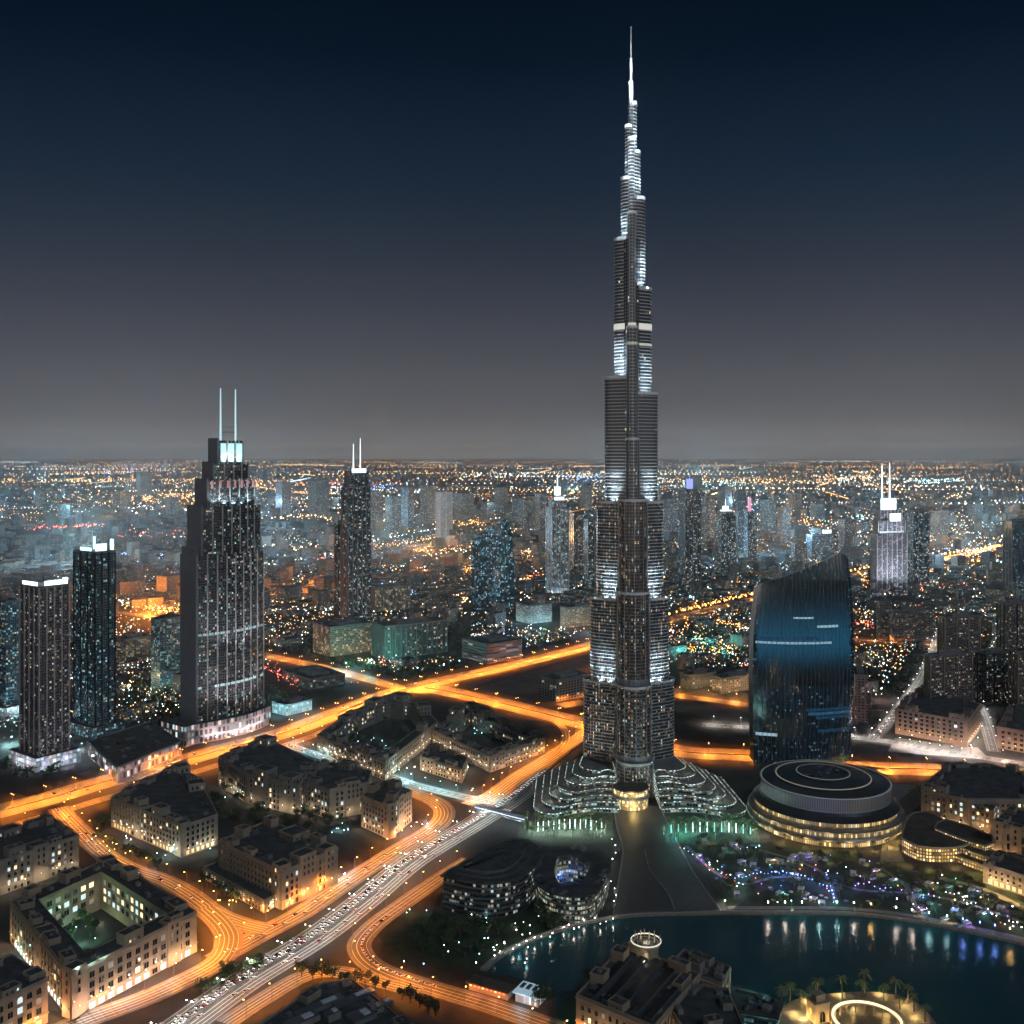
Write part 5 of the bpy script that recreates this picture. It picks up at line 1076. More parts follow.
for k in range(4): light('SPOT', (10 + 22 * k, -16, 150), 160e3, (.85, .9, 1), wt, 1, (10 + 22 * k, 4, 230), 1.4, .8, 'facade_uplight')
tower_box('office_tower', 'dark blue tower standing close to the right of the white-ribbed tower', 913, 588, 905, 929, 511, f_sk[0], finn=3)
tower_box('office_tower', 'dark tower cut by the right edge of the photo, on the skyline', 1012, 597, 1003, 1040, 521, f_t2, finn=3)
tower_box('office_tower', 'brownish pair-like block alone on the far left plain', 140, 496, 135, 152, 472, f_sk[1], th=radians(40))
far = [(35, 20, 45, 492, 508), (282, 274, 291, 482, 516), (317, 305, 329, 481, 517), (408, 401, 414, 488, 530), (427, 420, 436, 486, 524), (462, 452, 474, 494, 522), (487, 481, 494, 503, 520), (540, 533, 546, 494, 535), (604, 600, 610, 500, 540), (668, 663, 678, 500, 535), (709, 702, 715, 497, 545), (738, 735, 746, 492, 560), (768, 760, 776, 500, 540), (783, 777, 791, 508, 545), (725, 716, 732, 487, 515), (817, 810, 825, 505, 520), (845, 838, 855, 520, 556), (940, 931, 949, 512, 535), (975, 968, 983, 505, 522), (120, 110, 131, 492, 508), (170, 160, 178, 498, 518), (60, 50, 70, 505, 524), (372, 372 - 5, 383, 492, 532), (392, 385, 401, 497, 535), (500, 494, 508, 488, 512), (585, 578, 592, 486, 510), (655, 650, 662, 488, 515), (690, 686, 702, 476, 500), (795, 788, 802, 494, 512), (560, 553, 568, 480, 495)]
W3 = ['left of the twin-mast tower', 'left of the tallest tower', 'left of the sail tower', 'right of the sail tower']
def zone(px): return W3[0] if px < 225 else W3[1] if px < 632 else W3[2] if px < 800 else W3[3]
for k, (pc, pl, pr, yt, yb) in enumerate(far):
    hgt = 'tall' if yb - yt > 36 else 'short'
    kind = k % 3
    tower_box('skyline_tower', f'hazy {hgt} {["bluish", "grey", "dark"][kind]} tower far off, {zone(pc)}', pc, yb, pl, pr, yt, f_sk[kind], th=radians(U(30, 60) if pc < 520 else U(6, 26)), group=f'{hgt} {["bluish", "grey", "dark"][kind]} far towers {zone(pc)}')
# mid-distance landmark blocks
f_grid = fac('gridded_hotel', (.30, .25, .19), (.04, .035, .03), 4.2, 3.8, .62, .6, .45, (1, .75, .42), (1, .95, .8), .3, .8, .3, .7, clump=.3)
f_gridg = fac('gridded_grey', (.12, .125, .125), (.03, .035, .035), 5, 3.8, .5, .7, .25, (1, .85, .55), (.7, 1, .95), .5, .7, .3, .7, clump=.3)
tower_box('hotel_block', 'amber gridded hotel slab at the foot of the two-masted dark tower', 330, 657, 313, 373, 628, f_grid, th=radians(40), cat='hotel', glow=(14e3, GOLD))
tower_box('apartment_block', 'long dark fluted slab right of the amber gridded hotel', 385, 660, 372, 468, 627, f_gridg, th=radians(35), cat='apartment block', finn=12, finm=M['concrete'])
tower_box('apartment_block', 'pale fluted slab behind the two-masted dark tower', 375, 612, 371, 410, 588, f_grid, th=radians(35), cat='apartment block', finn=8, finm=M['trim'])
tower_box('hospital_block', 'pale cyan-lit complex with a square tower, near side of the pale pointed tower', 530, 624, 516, 552, 606, fac('pale_complex', (.4, .42, .42), (.05, .06, .06), 4, 3.8, .6, .6, .6, (1, .9, .7), (.75, 1, .95), .7, .8), th=radians(35), cat='hospital', glow=(26e3, CYAN))
tower_box('square_tower', 'square pale tower rising from the cyan-lit complex', 537, 622, 533, 545, 600, f_grid, th=radians(35), cat='tower')
tower_box('hotel_block', 'beige gridded long block touching the left side of the tallest tower', 566, 628, 560, 606, 608, f_grid, th=radians(30), cat='hotel', glow=(18e3, AMBER))
tower_box('shopping_hall', 'pinkish striped hall with a dark roof above the motorway', 487, 664, 462, 522, 645, fac('striped_hall', (.36, .27, .27), (.06, .05, .05), 14, 5, .95, .45, .5, (1, .75, .7), (.8, .9, 1), .4, .45, .3, .7), th=radians(38), cat='hall')
tower_box('construction_block', 'unfinished pale concrete block on the empty lot left of the tallest tower', 556, 702, 540, 590, 681, fac('bare_block', (.26, .23, .20), (.04, .035, .03), 6, 4, .6, .6, .06), th=radians(40), cat='building')
tower_box('house_block', 'amber-lit pitched block between the sail tower and the tallest tower', 722, 694, 712, 757, 679, f_grid, th=radians(30), cat='building', glow=(22e3, AMBER))
tower_box('house_block', 'dark low block with amber street front right beside the tallest tower', 690, 690, 680, 716, 676, f_gridg, th=radians(30), cat='building', glow=(20e3, AMBER))
tower_box('car_showroom', 'white-cyan glowing flat hall right of the twin-mast tower', 286, 716, 272, 312, 706, fac('showroom', (.45, .48, .5), (.2, .24, .26), 4, 5, .8, .8, 1.2, WHITE, CYAN, .6, .8, clump=.2), th=radians(50), cat='hall', glow=(30e3, CYAN))
tower_box('flat_hall', 'big dark flat hall between the twin-mast tower and the joining road', 310, 690, 268, 345, 680, f_gridg, th=radians(40), cat='hall')

# ---------------------------------------------------------------- the rest of the city: low blocks
def inpoly(x, y, P):
    r = False; j = len(P) - 1
    for i in range(len(P)):
        if (P[i][1] > y) != (P[j][1] > y) and x < (P[j][0] - P[i][0]) * (y - P[i][1]) / (P[j][1] - P[i][1]) + P[i][0]: r = not r
        j = i
    return r
KEEP = [[(-100, 755), (0, 760), (280, 700), (280, 760), (-100, 860)], [(280, 690), (460, 690), (570, 730), (480, 1100), (-100, 1100), (-100, 780), (280, 735)], [(440, 690), (1100, 735), (1100, 1100), (440, 1100)], [(455, 675), (600, 650), (600, 715), (470, 690)], [(670, 695), (770, 700), (770, 760), (670, 760)], [(885, 690), (1000, 690), (1000, 770), (885, 770)], [(308, 624), (376, 624), (470, 624), (470, 662), (308, 662)], [(512, 604), (610, 604), (610, 632), (512, 632)], [(460, 642), (525, 642), (525, 668), (460, 668)], [(465, 590), (520, 590), (520, 616), (465, 616)], [(262, 670), (350, 670), (350, 720), (262, 720)], [(1000, 700), (1100, 700), (1100, 780), (1000, 780)], [(866, 585), (912, 585), (912, 606), (866, 606)], [(675, 672), (760, 672), (760, 700), (675, 700)], [(915, 650), (1060, 650), (1060, 730), (915, 730)], [(874, 610), (935, 610), (935, 645), (874, 645)]]
def free(px, py):
    x, y = G(px, py)
    for P in KEEP:
        if inpoly(px, py, P): return False
    for (rx, ry, rr) in OCC:
        if hypot(x - rx, y - ry) < rr + 18: return False
    for (rx, ry, rr) in ROADPTS:
        if abs(x - rx) < rr + 14 and abs(y - ry) < rr + 14: return False
    return True
f_low = [fac('low_' + n_, w_, (.02, .022, .026), 3.6, 3.5, .5, .48, l_, (1, .72, .4), (.75, .97, 1), c_, .9, .3, .75, clump=.5) for n_, w_, l_, c_ in (('sand', (.20, .18, .155), .30, .3), ('grey', (.13, .145, .16), .30, .6), ('dark', (.07, .085, .10), .26, .6), ('brown', (.17, .125, .10), .30, .3))]
LN = ['sandy', 'grey', 'dark', 'brown']
placed = []; tries = 0
while len(placed) < 300 and tries < 30000:
    tries += 1
    px = U(-30, 1054); py = 575 + 155 * R() ** 1.3
    if not free(px, py): continue
    x, y = G(px, py); wx, wy = U(18, 46), U(16, 34)
    if any(abs(x - a) < (wx + c_) / 2 + 9 and abs(y - b_) < (wy + d_) / 2 + 14 for a, b_, c_, d_ in placed): continue
    placed.append((x, y, wx, wy)); k = random.choices(range(4), (3, 3, 3, 2))[0]; hh = U(7, 17) if R() < .8 else U(18, 34)
    mid = hh > 18; size = 'mid-rise' if mid else 'low'
    t_ = thing('city_block', f'{size} {LN[k]} flat-roofed city block {zone(px)}', 'building', (x, y, 0), TH + random.choice((0, 0, .3, -.4)), f'{size} {LN[k]} city blocks {zone(px)}')
    mb = MB()
    P_ = [(-wx / 2, -wy / 2), (wx / 2, -wy / 2), (wx / 2, wy / 2), (-wx / 2, wy / 2)]
    if R() < .5: P_ = [(-wx / 2, -wy / 2), (wx / 2, -wy / 2), (wx / 2, 0), (wx * .1, 0), (wx * .1, wy / 2), (-wx / 2, wy / 2)]
    mb.loft([[(a, c_, q) for a, c_ in P_] for q in (0, hh + .9)], f_low[k]); J = inset(P_, .5); mb.loft([[(a, c_, q) for a, c_ in pp] for pp, q in ((P_, hh + .9), (J, hh + .9), (J, hh))], M['concrete']); mb.build('wall', t_)
    mb = MB(); mb.face([(a, c_, hh) for a, c_ in J], M[random.choice(('roof', 'roof', 'roof2'))]); mb.box(-wx * .25, -wy * .1, hh, wx * .2, wy * .25, 2.6, f_low[k], 0, M['roof']); mb.box(-wx * .1, wy * .2, hh, 3, 2.4, 1.6, M['steel']); mb.build('roof', t_)
# everything beyond, as one mass
b = MB()
for q in range(8500):
    px = U(-60, 1084); py = 462 + 150 * R() ** 1.5
    if py > 575 and not free(px, py): continue
    x, y = G(px, py); wx, wy = U(18, 60), U(16, 40); hh = U(6, 16) if R() < .86 else U(18, 55)
    if py > 520: 
        if any(abs(x - r_[0]) < r_[2] + 30 and abs(y - r_[1]) < r_[2] + 30 for r_ in ROADPTS): continue
    b.box(x, y, 0, wx, wy, hh, f_low[random.randrange(4)], TH + U(-.5, .5), M['roof'])
o = b.build('distant_city'); tag(o, 'mass of small low buildings spreading to the horizon', 'city', None, 'stuff')
# lights of the far city, one mass
LC = [(em('far_orange', (1, .40, .08), 1), 27), (em('far_amber', (1, .62, .28), 1), 20), (em('far_white', (1, .94, .85), 1), 24), (em('far_cyan', (.5, .92, 1), 1), 24), (em('far_red', (1, .15, .08), 1), 4), (em('far_blue', (.2, .45, 1), 1), 2)]
LV = []
for m_, w_ in LC:
    for s_, ww in ((1.6, 5), (4, 3), (10, 1.2)):
        fam = []
        for k in range(4):
            mm = m_.copy(); mm.node_tree.nodes['Principled BSDF'].inputs['Emission Strength'].default_value = s_ * 1.9 ** k; mm.cycles.emission_sampling = 'NONE'; fam.append(mm)
        LV.append((fam, w_ * ww))
b = MB()
def dot(px, py, m_, size, h_=None):
    x, y = G(px, py); m_ = m_[min(2, int(HAZE * y / .7 + R() - .3)) if y < 22000 else (R() < .5)]; size *= .8 if y > 16000 else 1; r = size * y / F / 2; z = h_ if h_ is not None else U(5, 14)
    b.face([(x - r, y, z - r), (x + r, y, z - r), (x + r, y, z + r), (x - r, y, z + r)], m_); b.face([(x, y - r, z - r), (x, y + r, z - r), (x, y + r, z + r), (x, y - r, z + r)], m_); b.face([(x - r, y - r, z + r), (x + r, y - r, z + r), (x + r, y + r, z + r), (x - r, y + r, z + r)], m_)
mats_ = [a for a, _ in LV]; wts = [c_ for _, c_ in LV]
def clus(seed_):
    rr = random.Random(seed_); return [(rr.uniform(-60, 1084), rr.uniform(470, 690), rr.uniform(10, 60), rr.uniform(2, 8), rr.randrange(len(LV))) for _ in range(90)]
def patch(x, y): return sin(x / 900 + 1.3 * sin(y / 2100)) + sin(y / 1500 + 1.7 * sin(x / 1700 + 2)) + .6 * sin((x + y) / 420)
warm_ = [i for i in range(6)]
for q in range(800):
    # lamps stand in lines along the streets of each district
    py = 460.5 + 230 * R() ** 1.55; px = U(-40, 1064); x, y = G(px, py)
    if patch(x, y) < -.9: continue
    an = TH + .5 * sin(x / 2600) + .4 * sin(y / 3100) + (pi / 2 if R() < .55 else 0) + random.gauss(0, .05); ln = U(300, 1300) * (1 + y / 9000); sp_ = U(26, 40) * (1 + y / 11000); n_ = int(ln / sp_)
    fam = random.choices((0, 3, 6, 9), (34, 24, 22, 18))[0]; lv_ = random.choices((0, 1, 2), (4, 4, 2))[0]
    for k in range(n_):
        d_ = (k - n_ / 2) * sp_; X_, Y_ = x + cos(an) * d_, y + sin(an) * d_
        if Y_ < 1250 or R() < .12: continue
        p_ = PX(X_, Y_)
        if p_[1] < 459.6 or not -30 < p_[0] < 1054 or (p_[1] > 585 and not free(*p_)): continue
        dot(p_[0], p_[1], LV[fam + min(2, max(0, lv_ + random.choice((-1, 0, 0, 0))))][0], U(.5, .85), 9)
for q in range(12500):
    py = 461 + 274 * R() ** 1.5; px = U(-40, 1064)
    if patch(*G(px, py)) < U(-1.6, .4): continue
    if py > 600 and not free(px, py): continue
    dot(px, py, random.choices(mats_, wts)[0] if py > 470 else mats_[random.randrange(8)], U(.45, .95) if py > 490 else U(.4, .7))
for (cx_, cyy_, rx_, ry_, mi_) in clus(3):
    for q in range(int(rx_ * 1.3)):
        px, py = random.gauss(cx_, rx_ * .5), random.gauss(cyy_, ry_ * .45)
        if py < 460 or (py > 590 and not free(px, py)): continue
        dot(px, py, LV[(mi_ // 3) * 3 + random.choice((0, 1, 1, 2))][0], U(.5, 1.0))
# long avenues of sodium lamps seen from afar
def avenue(px0, px1, n_, mi_, spread=.8, size=.9):
    for q in range(n_):
        f = R(); px = px0[0] + (px1[0] - px0[0]) * f; py = px0[1] + (px1[1] - px0[1]) * f + random.gauss(0, spread)
        dot(px, py, LV[mi_ + random.choice((0, 1, 1, 2))][0], U(.6, 1) * size, 9)
for a in (((0, 474), (1024, 470), 200, 0, .9), ((0, 461), (1024, 461), 520, 3, .9), ((0, 466), (1024, 465), 520, 0, 1.6), ((0, 480), (1024, 478), 300, 0, 3), ((0, 482), (200, 480), 90, 3, .8), ((95, 503), (200, 497), 120, 0, 1.6), ((120, 500), (195, 494), 60, 3, 1), ((640, 479), (1024, 490), 170, 3, 1), ((905, 570), (1003, 548), 420, 0, 1.5), ((860, 582), (905, 572), 130, 0, 2), ((920, 578), (1000, 557), 170, 0, 1.2), ((115, 606), (182, 616), 150, 0, 4), ((120, 590), (180, 622), 80, 3, 5), ((300, 585), (335, 592), 80, 0, 3), ((410, 553), (475, 548), 110, 0, 2), ((420, 578), (472, 572), 120, 0, 3), ((515, 558), (548, 552), 60, 0, 2), ((520, 583), (545, 580), 50, 0, 1.5), ((268, 600), (305, 598), 60, 0, 3), ((262, 545), (330, 552), 60, 3, 2), ((440, 600), (470, 604), 60, 3, 2), ((755, 596), (680, 614), 120, 0, 1.2), ((700, 622), (757, 633), 70, 0, 1), ((20, 530), (110, 526), 60, 12, 1.4), ((455, 476), (545, 474), 70, 6, 1.5), ((900, 482), (960, 480), 50, 9, 1), ((245, 660), (300, 690), 60, 12, 3)): avenue(*a)
for (x, y, c_, h_) in FARL: dot(*PX(x, y), LV[(0 if c_ == 'orange' else 6) + 2][0], 1.1, h_)
o = b.build('distant_street_lights'); tag(o, 'countless tiny coloured lights scattered over the far city', 'city lights', None, 'stuff')
for q in range(100):  # bare fill lights added over the far districts to brighten and tint the haze
    px = U(-60, 1084); py = 464 + 110 * R() ** 1.6
    if py > 545 and not free(px, py): continue
    x, y = G(px, py); light('POINT', (x, y, 85), 6.5e6 * (y / 6000) ** .7, random.choice((AMBER, (.35, .70, 1), (.40, .75, 1), (.45, .78, 1), (.35, .8, .95))), None, 12, name='district_fill_light')
# lamp masts added to make the pools of light in the middle distance
for (px, py, c_, pw, h_) in ((150, 612, ORANGE, 900e3, 25), (130, 600, ORANGE, 700e3, 25), (170, 620, ORANGE, 700e3, 25), (320, 590, ORANGE, 600e3, 25), (440, 575, ORANGE, 700e3, 25), (430, 551, ORANGE, 900e3, 30), (285, 600, ORANGE, 400e3, 25), (235, 715, CYAN, 60e3, 12), (255, 700, CYAN, 60e3, 12), (370, 668, TEAL, 120e3, 15), (345, 672, CYAN, 120e3, 15), (395, 664, TEAL, 90e3, 15), (420, 652, (1, .8, .4), 110e3, 15), (530, 632, BLUE, 160e3, 15), (540, 634, CYAN, 140e3, 12), (560, 633, ICE, 120e3, 12), (590, 632, ICE, 100e3, 12), (700, 645, TEAL, 130e3, 12), (725, 652, TEAL, 110e3, 12), (690, 660, TEAL, 60e3, 12), (130, 690, (1, .8, .4), 60e3, 12), (155, 700, (1, .85, .5), 60e3, 12), (60, 730, ICE, 40e3, 10), (80, 750, ICE, 30e3, 8), (10, 745, CYAN, 40e3, 10), (30, 762, ICE, 30e3, 8), (110, 748, ICE, 36e3, 10), (870, 660, WHITE, 50e3, 10), (880, 700, PINK, 40e3, 9), (865, 715, ICE, 46e3, 9), (985, 622, CYAN, 90e3, 14), (990, 700, TEAL, 50e3, 12), (940, 585, CYAN, 160e3, 15), (770, 690, AMBER, 60e3, 10), (700, 688, AMBER, 60e3, 8), (735, 699, AMBER, 60e3, 8), (245, 640, RED, 120e3, 12), (265, 645, PINK, 120e3, 12), (440, 745, ORANGE, 15e3, 8), (405, 775, CYAN, 14e3, 8), (605, 670, ORANGE, 90e3, 10), (575, 690, ORANGE, 40e3, 8)):
    x, y = G(px, py); street_lamp(x, y, 0, 'cyan' if c_ in (CYAN, TEAL, ICE) else 'white' if c_ in (WHITE, BLUE) else 'red' if c_ == RED else 'orange', pw, f'added tall lamp mast with a {"cool" if c_ in (CYAN, TEAL, ICE, WHITE, BLUE) else "warm"} lamp {zone(px)}', f'{"cool" if c_ in (CYAN, TEAL, ICE, WHITE, BLUE) else "warm"} added lamp masts {zone(px)}', h_, lit=False)
    light('POINT', (x, y, h_ + 1), pw * (6.5 if c_ == ORANGE else 4.2 if px < 135 or c_ in (TEAL, CYAN) else 1.8), c_, None, 1.0, name='added_mast_light')

# ---------------------------------------------------------------- trees
TREEMASS = True
def crown_mesh(seed_, rad, hh, trunk, leaf, n_=330):
    rr = random.Random(seed_); q = MB(); cl = []
    for k in range(13):
        a, e = rr.uniform(0, 2 * pi), rr.uniform(-.5, 1); d_ = rr.uniform(.25, .85)
        cl.append((rad * d_ * cos(a), rad * d_ * sin(a), trunk + hh * (.5 + .45 * e * d_), rad * rr.uniform(.25, .5)))
    for k in range(n_):
        c_ = rr.choice(cl); v = [rr.gauss(0, 1) for _ in range(3)]; l = sqrt(sum(t * t for t in v)); r_ = c_[3] * rr.uniform(.7, 1.1)
        p = [c_[i] + v[i] / l * r_ for i in range(3)]; s_ = rr.uniform(.28, .6)
        d1 = [rr.gauss(0, 1) for _ in range(3)]; d1 = [t / sqrt(sum(u * u for u in d1)) * s_ for t in d1]; d2 = [rr.gauss(0, 1) for _ in range(3)]; d2 = [t / sqrt(sum(u * u for u in d2)) * s_ for t in d2]
        q.face([tuple(p[i] - d1[i] for i in range(3)), tuple(p[i] + d2[i] for i in range(3)), tuple(p[i] + d1[i] for i in range(3)), tuple(p[i] - d2[i] for i in range(3))], leaf)
    return q.mesh('crown')
def trunk_mesh(seed_, trunk, rad):
    rr = random.Random(seed_); q = MB(); q.tube([(0, 0, 0), (.1, 0, trunk * .6), (0, .1, trunk * 1.3)], [.28, .2, .13], M['bark'], 6)
    for k in range(4):
        a = rr.uniform(0, 2 * pi); q.tube([(0, 0, trunk * .8), (rad * .4 * cos(a), rad * .4 * sin(a), trunk * 1.5), (rad * .6 * cos(a), rad * .6 * sin(a), trunk * 1.9)], [.13, .08, .04], M['bark'], 4)
    return q.mesh('trunk')
TREES = [(trunk_mesh(k, t_, r_), crown_mesh(k, r_, h_, t_, lf)) for k, (t_, r_, h_, lf) in enumerate(((2.2, 3.2, 5.5, M['leafA']), (2.6, 4.0, 6.5, M['leafB']), (1.9, 2.6, 4.6, M['leafA']), (2.8, 3.6, 7.5, M['leafB'])))]
def palm_meshes(seed_, hh):
    rr = random.Random(seed_); t_ = MB(); t_.tube([(0, 0, 0), (.15, 0, hh * .5), (.1, .1, hh)], [.32, .24, .2], M['bark'], 7); c_ = MB()
    for k in range(17):
        a = 2 * pi * k / 17 + rr.uniform(-.15, .15); up = rr.uniform(-.1, 1.0); L_ = rr.uniform(2.6, 3.6)
        for s_ in range(5):
            f0, f1 = s_ / 5, (s_ + 1) / 5
            pt = lambda f: (.1 + cos(a) * L_ * f, .1 + sin(a) * L_ * f, hh + L_ * (up * .9 * f - 1.0 * f * f))
            p, n_ = pt(f0), pt(f1); wd = .55 * (1 - f0 * .7)
            for sg in (-1, 1):
                ex = (-sin(a) * wd * sg, cos(a) * wd * sg)
                c_.face([p, n_, (n_[0] * .6 + p[0] * .4 + ex[0] + cos(a) * .3, n_[1] * .6 + p[1] * .4 + ex[1] + sin(a) * .3, n_[2] * .6 + p[2] * .4 - .3), (p[0] + ex[0] * .8, p[1] + ex[1] * .8, p[2] - .22)], M['frond'])
    return t_.mesh('trunk'), c_.mesh('crown')
PALMS = [palm_meshes(k, h_) for k, h_ in enumerate((7.5, 9, 10.5))]
NT = [0]
b = MB()
for (cx_, cyy_, rx_, ry_, n_) in ((715, 652, 42, 26, 260), (420, 672, 50, 10, 150), (350, 668, 40, 8, 90), (290, 640, 40, 16, 110), (160, 700, 40, 26, 130), (440, 640, 60, 20, 130), (900, 672, 50, 26, 200), (620, 625, 30, 8, 60), (30, 770, 30, 10, 40), (110, 790, 60, 4, 40), (260, 700, 30, 16, 50), (530, 640, 40, 8, 60), (1000, 640, 30, 30, 70), (850, 610, 60, 20, 110)):
    for q in range(n_):
        a = U(0, 2 * pi); r_ = sqrt(R()); px, py = cx_ + rx_ * r_ * cos(a), cyy_ + ry_ * r_ * sin(a)
        x, y = G(px, py)
        if any(abs(x - t_[0]) < t_[2] and abs(y - t_[1]) < t_[2] for t_ in ROADPTS) or any(hypot(x - t_[0], y - t_[1]) < t_[2] for t_ in OCC): continue
        for w_ in range(22):
            h_ = 1.5 + 7 * R(); s_ = U(1.0, 2.2); e = [random.gauss(0, 1) for _ in range(3)]; le = sqrt(sum(t_ * t_ for t_ in e)); c3 = (x + random.gauss(0, 2.6), y + random.gauss(0, 2.6), h_)
            g2 = [random.gauss(0, 1) for _ in range(3)]; lg = sqrt(sum(t_ * t_ for t_ in g2)); e = [t_ / le * s_ for t_ in e]; g2 = [t_ / lg * s_ for t_ in g2]
            b.face([tuple(c3[i] - e[i] for i in range(3)), tuple(c3[i] + g2[i] for i in range(3)), tuple(c3[i] + e[i] for i in range(3)), tuple(c3[i] - g2[i] for i in range(3))], M['leafA'] if R() < .6 else M['leafB'])
tag(b.build('distant_trees'), 'dark masses of trees among the middle-distance city blocks', 'trees', None, 'stuff')
def tree(px, py, label, group, z=0, sc_=1.0, palm=False):
    x, y = G(px, py); src = random.choice(PALMS if palm else TREES)
    o = thing('palm_tree' if palm else 'broadleaf_tree', label, 'palm' if palm else 'tree', (x, y, z), U(0, 6.28), group); s_ = sc_ * U(.85, 1.2); o.scale = (s_, s_, s_)
    link('trunk', src[0], o); link('crown', src[1], o); NT[0] += 1; return o
def row(a, c_, n_, label, group, **k):
    for q in range(n_):
        f = (q + .5) / n_; tree(a[0] + (c_[0] - a[0]) * f + U(-1, 1), a[1] + (c_[1] - a[1]) * f + U(-.6, .6), label, group, **k)
row((200, 1000), (262, 968), 8, 'bushy dark tree in the row by the link road at the bottom', 'bushy trees by the link road', sc_=1.5)
row((296, 976), (392, 992), 9, 'dark round tree standing between the link road and the big flat-roofed building', 'trees by the flat-roofed building', sc_=1.3)
row((398, 998), (440, 1018), 5, 'tree beside the slip road near the bottom edge', 'trees near the bottom edge', sc_=1.3)
row((92, 838), (160, 872), 12, 'leafy tree in the lit hedge row below the pale arched block', 'trees below the pale arched block', sc_=1.1)
row((95, 830), (115, 822), 3, 'tree at the street bend beside the motorway', 'trees at the street bend', sc_=1.1)
row((205, 885), (240, 905), 6, 'tree in front of the low arcaded annex', 'trees before the arcaded annex', sc_=1.1)
for (cx_, cyy_, rx_, ry_, n_, wh) in ((262, 808, 52, 20, 46, 'the dark garden between the pale arched block and the warm tan block'), (330, 820, 34, 14, 26, 'the courtyard garden right of the warm tan block'), (70, 935, 40, 18, 14, 'the green courtyard of the big courtyard block'), (378, 735, 30, 14, 14, 'the courtyard of the dark block beside the motorway'), (490, 735, 26, 10, 12, 'the courtyard between the joined low wings'), (455, 940, 55, 20, 30, 'the dark garden left of the lake'), (535, 925, 40, 8, 12, 'the promenade edge above the lake'), (575, 872, 16, 8, 7, 'the inner court of the rounded glass block'), (548, 1005, 12, 6, 6, 'the lake corner by the glowing kiosk')):
    for q in range(n_): a = U(0, 2 * pi); r_ = sqrt(R()); tree(cx_ + rx_ * r_ * cos(a), cyy_ + ry_ * r_ * sin(a), 'dark tree in ' + wh, 'trees in ' + wh, sc_=1.15)
GX = 'uplit palms in front of the terraced wings'
for q in range(50):
    f = q / 49; px = 524 + 82 * f; tree(px, 836 - 4 * sin(pi * f) + U(-12, 6), 'uplit palm in the white-green row before the left terraced wing', 'palms before the left terraced wing', palm=True)
for q in range(50):
    f = q / 49; px = 663 + 94 * f; tree(px, 838 - 2 * sin(pi * f) + U(-12, 5), 'uplit palm in the teal row before the right terraced wing', 'palms before the right terraced wing', palm=True)
for q in range(14):
    f = (q + .5) / 14
    light('POINT', (*G(524 + 82 * f, 834 - 14 * R()), 5), 14000, (.72, 1, .92), None, .4, name='palm_uplight'); light('POINT', (*G(528 + 80 * f, 838 - 14 * R()), 5), 12000, (.72, 1, .9), None, .4, name='palm_uplight')
    light('POINT', (*G(663 + 94 * f, 836 - 14 * R()), 5), 14000, random.choice((TEAL, (.5, 1, .9), (.7, 1, .9))), None, .4, name='palm_uplight'); light('POINT', (*G(666 + 88 * f, 840 - 14 * R()), 5), 12000, random.choice((TEAL, TEAL, (.75, 1, .9))), None, .4, name='palm_uplight')
# glowing columns added for the vertical light streaks of uplit palms
m_col = em('column_glow', (.7, 1, .92), 2.4); m_colt = em('column_glow_teal', (.25, .95, .8), 1.3)
q = MB(); q.tube([(0, 0, 0), (0, 0, 9.5)], [.5, .35], m_col, 6); q.tube([(0, 0, 0), (0, 0, .5)], .8, M['steel'], 6); colA = q.mesh('glow_column')
q = MB(); q.tube([(0, 0, 0), (0, 0, 9)], [.5, .35], m_colt, 6); q.tube([(0, 0, 0), (0, 0, .5)], .8, M['steel'], 6); colB = q.mesh('glow_column')
for q in range(13): tag(link('glow_column', colA, None, (*G(538 + 5.3 * q, 832 - 3 * sin(q / 4)), 0)), 'slim white glow column added for uplit palms before the left terraced wing', 'added glow column', 'white glowing columns')
for q in range(13): px = 664 + 7.2 * q; wh = q in (4, 5, 6, 9, 10); tag(link('glow_column', colA if wh else colB, None, (*G(px, 835 - 3 * sin(q / 4)), 0)), f'slim {"white" if wh else "teal"} glow column added for uplit palms before the right terraced wing', 'added glow column', f'{"white" if wh else "teal"} glowing columns at right')
# island palms
for (px, py) in ((790, 1004), (800, 1010), (818, 998), (812, 1008), (865, 996), (862, 1000), (896, 998), (908, 1006), (900, 1012), (914, 1014), (925, 1024), (782, 1014), (842, 1000), (884, 1002)):
    tree(px, py, 'amber-lit palm on the golden island at the bottom', 'palms on the golden island', z=1.6, palm=True, sc_=1.25)
# park
PARKP = [(690, 838), (770, 850), (850, 858), (900, 870), (960, 880), (1030, 910), (1030, 938), (960, 926), (900, 914), (850, 908), (745, 906), (722, 895), (700, 862)]
k = 0
while k < 62:
    px, py = U(690, 1030), U(838, 938)
    if inpoly(px, py, PARKP): tree(px, py, 'dark tree among the coloured lamps of the lakeside park', 'trees in the lakeside park', sc_=.95); k += 1
k = 0
while k < 34:
    px, py = U(690, 1030), U(838, 938)
    if inpoly(px, py, PARKP): tree(px, py, 'palm standing among the coloured lamps of the lakeside park', 'palms in the lakeside park', palm=True, sc_=1.0); k += 1
# round the disc building
for q in range(14): a = radians(-165 + 11 * q); x, y = ox + 84 * cos(a), oy + 84 * sin(a); p = PX(x, y); tree(p[0], p[1], 'palm in the ring planted round the stacked-disc building', 'palms round the disc building', palm=True, sc_=.9)
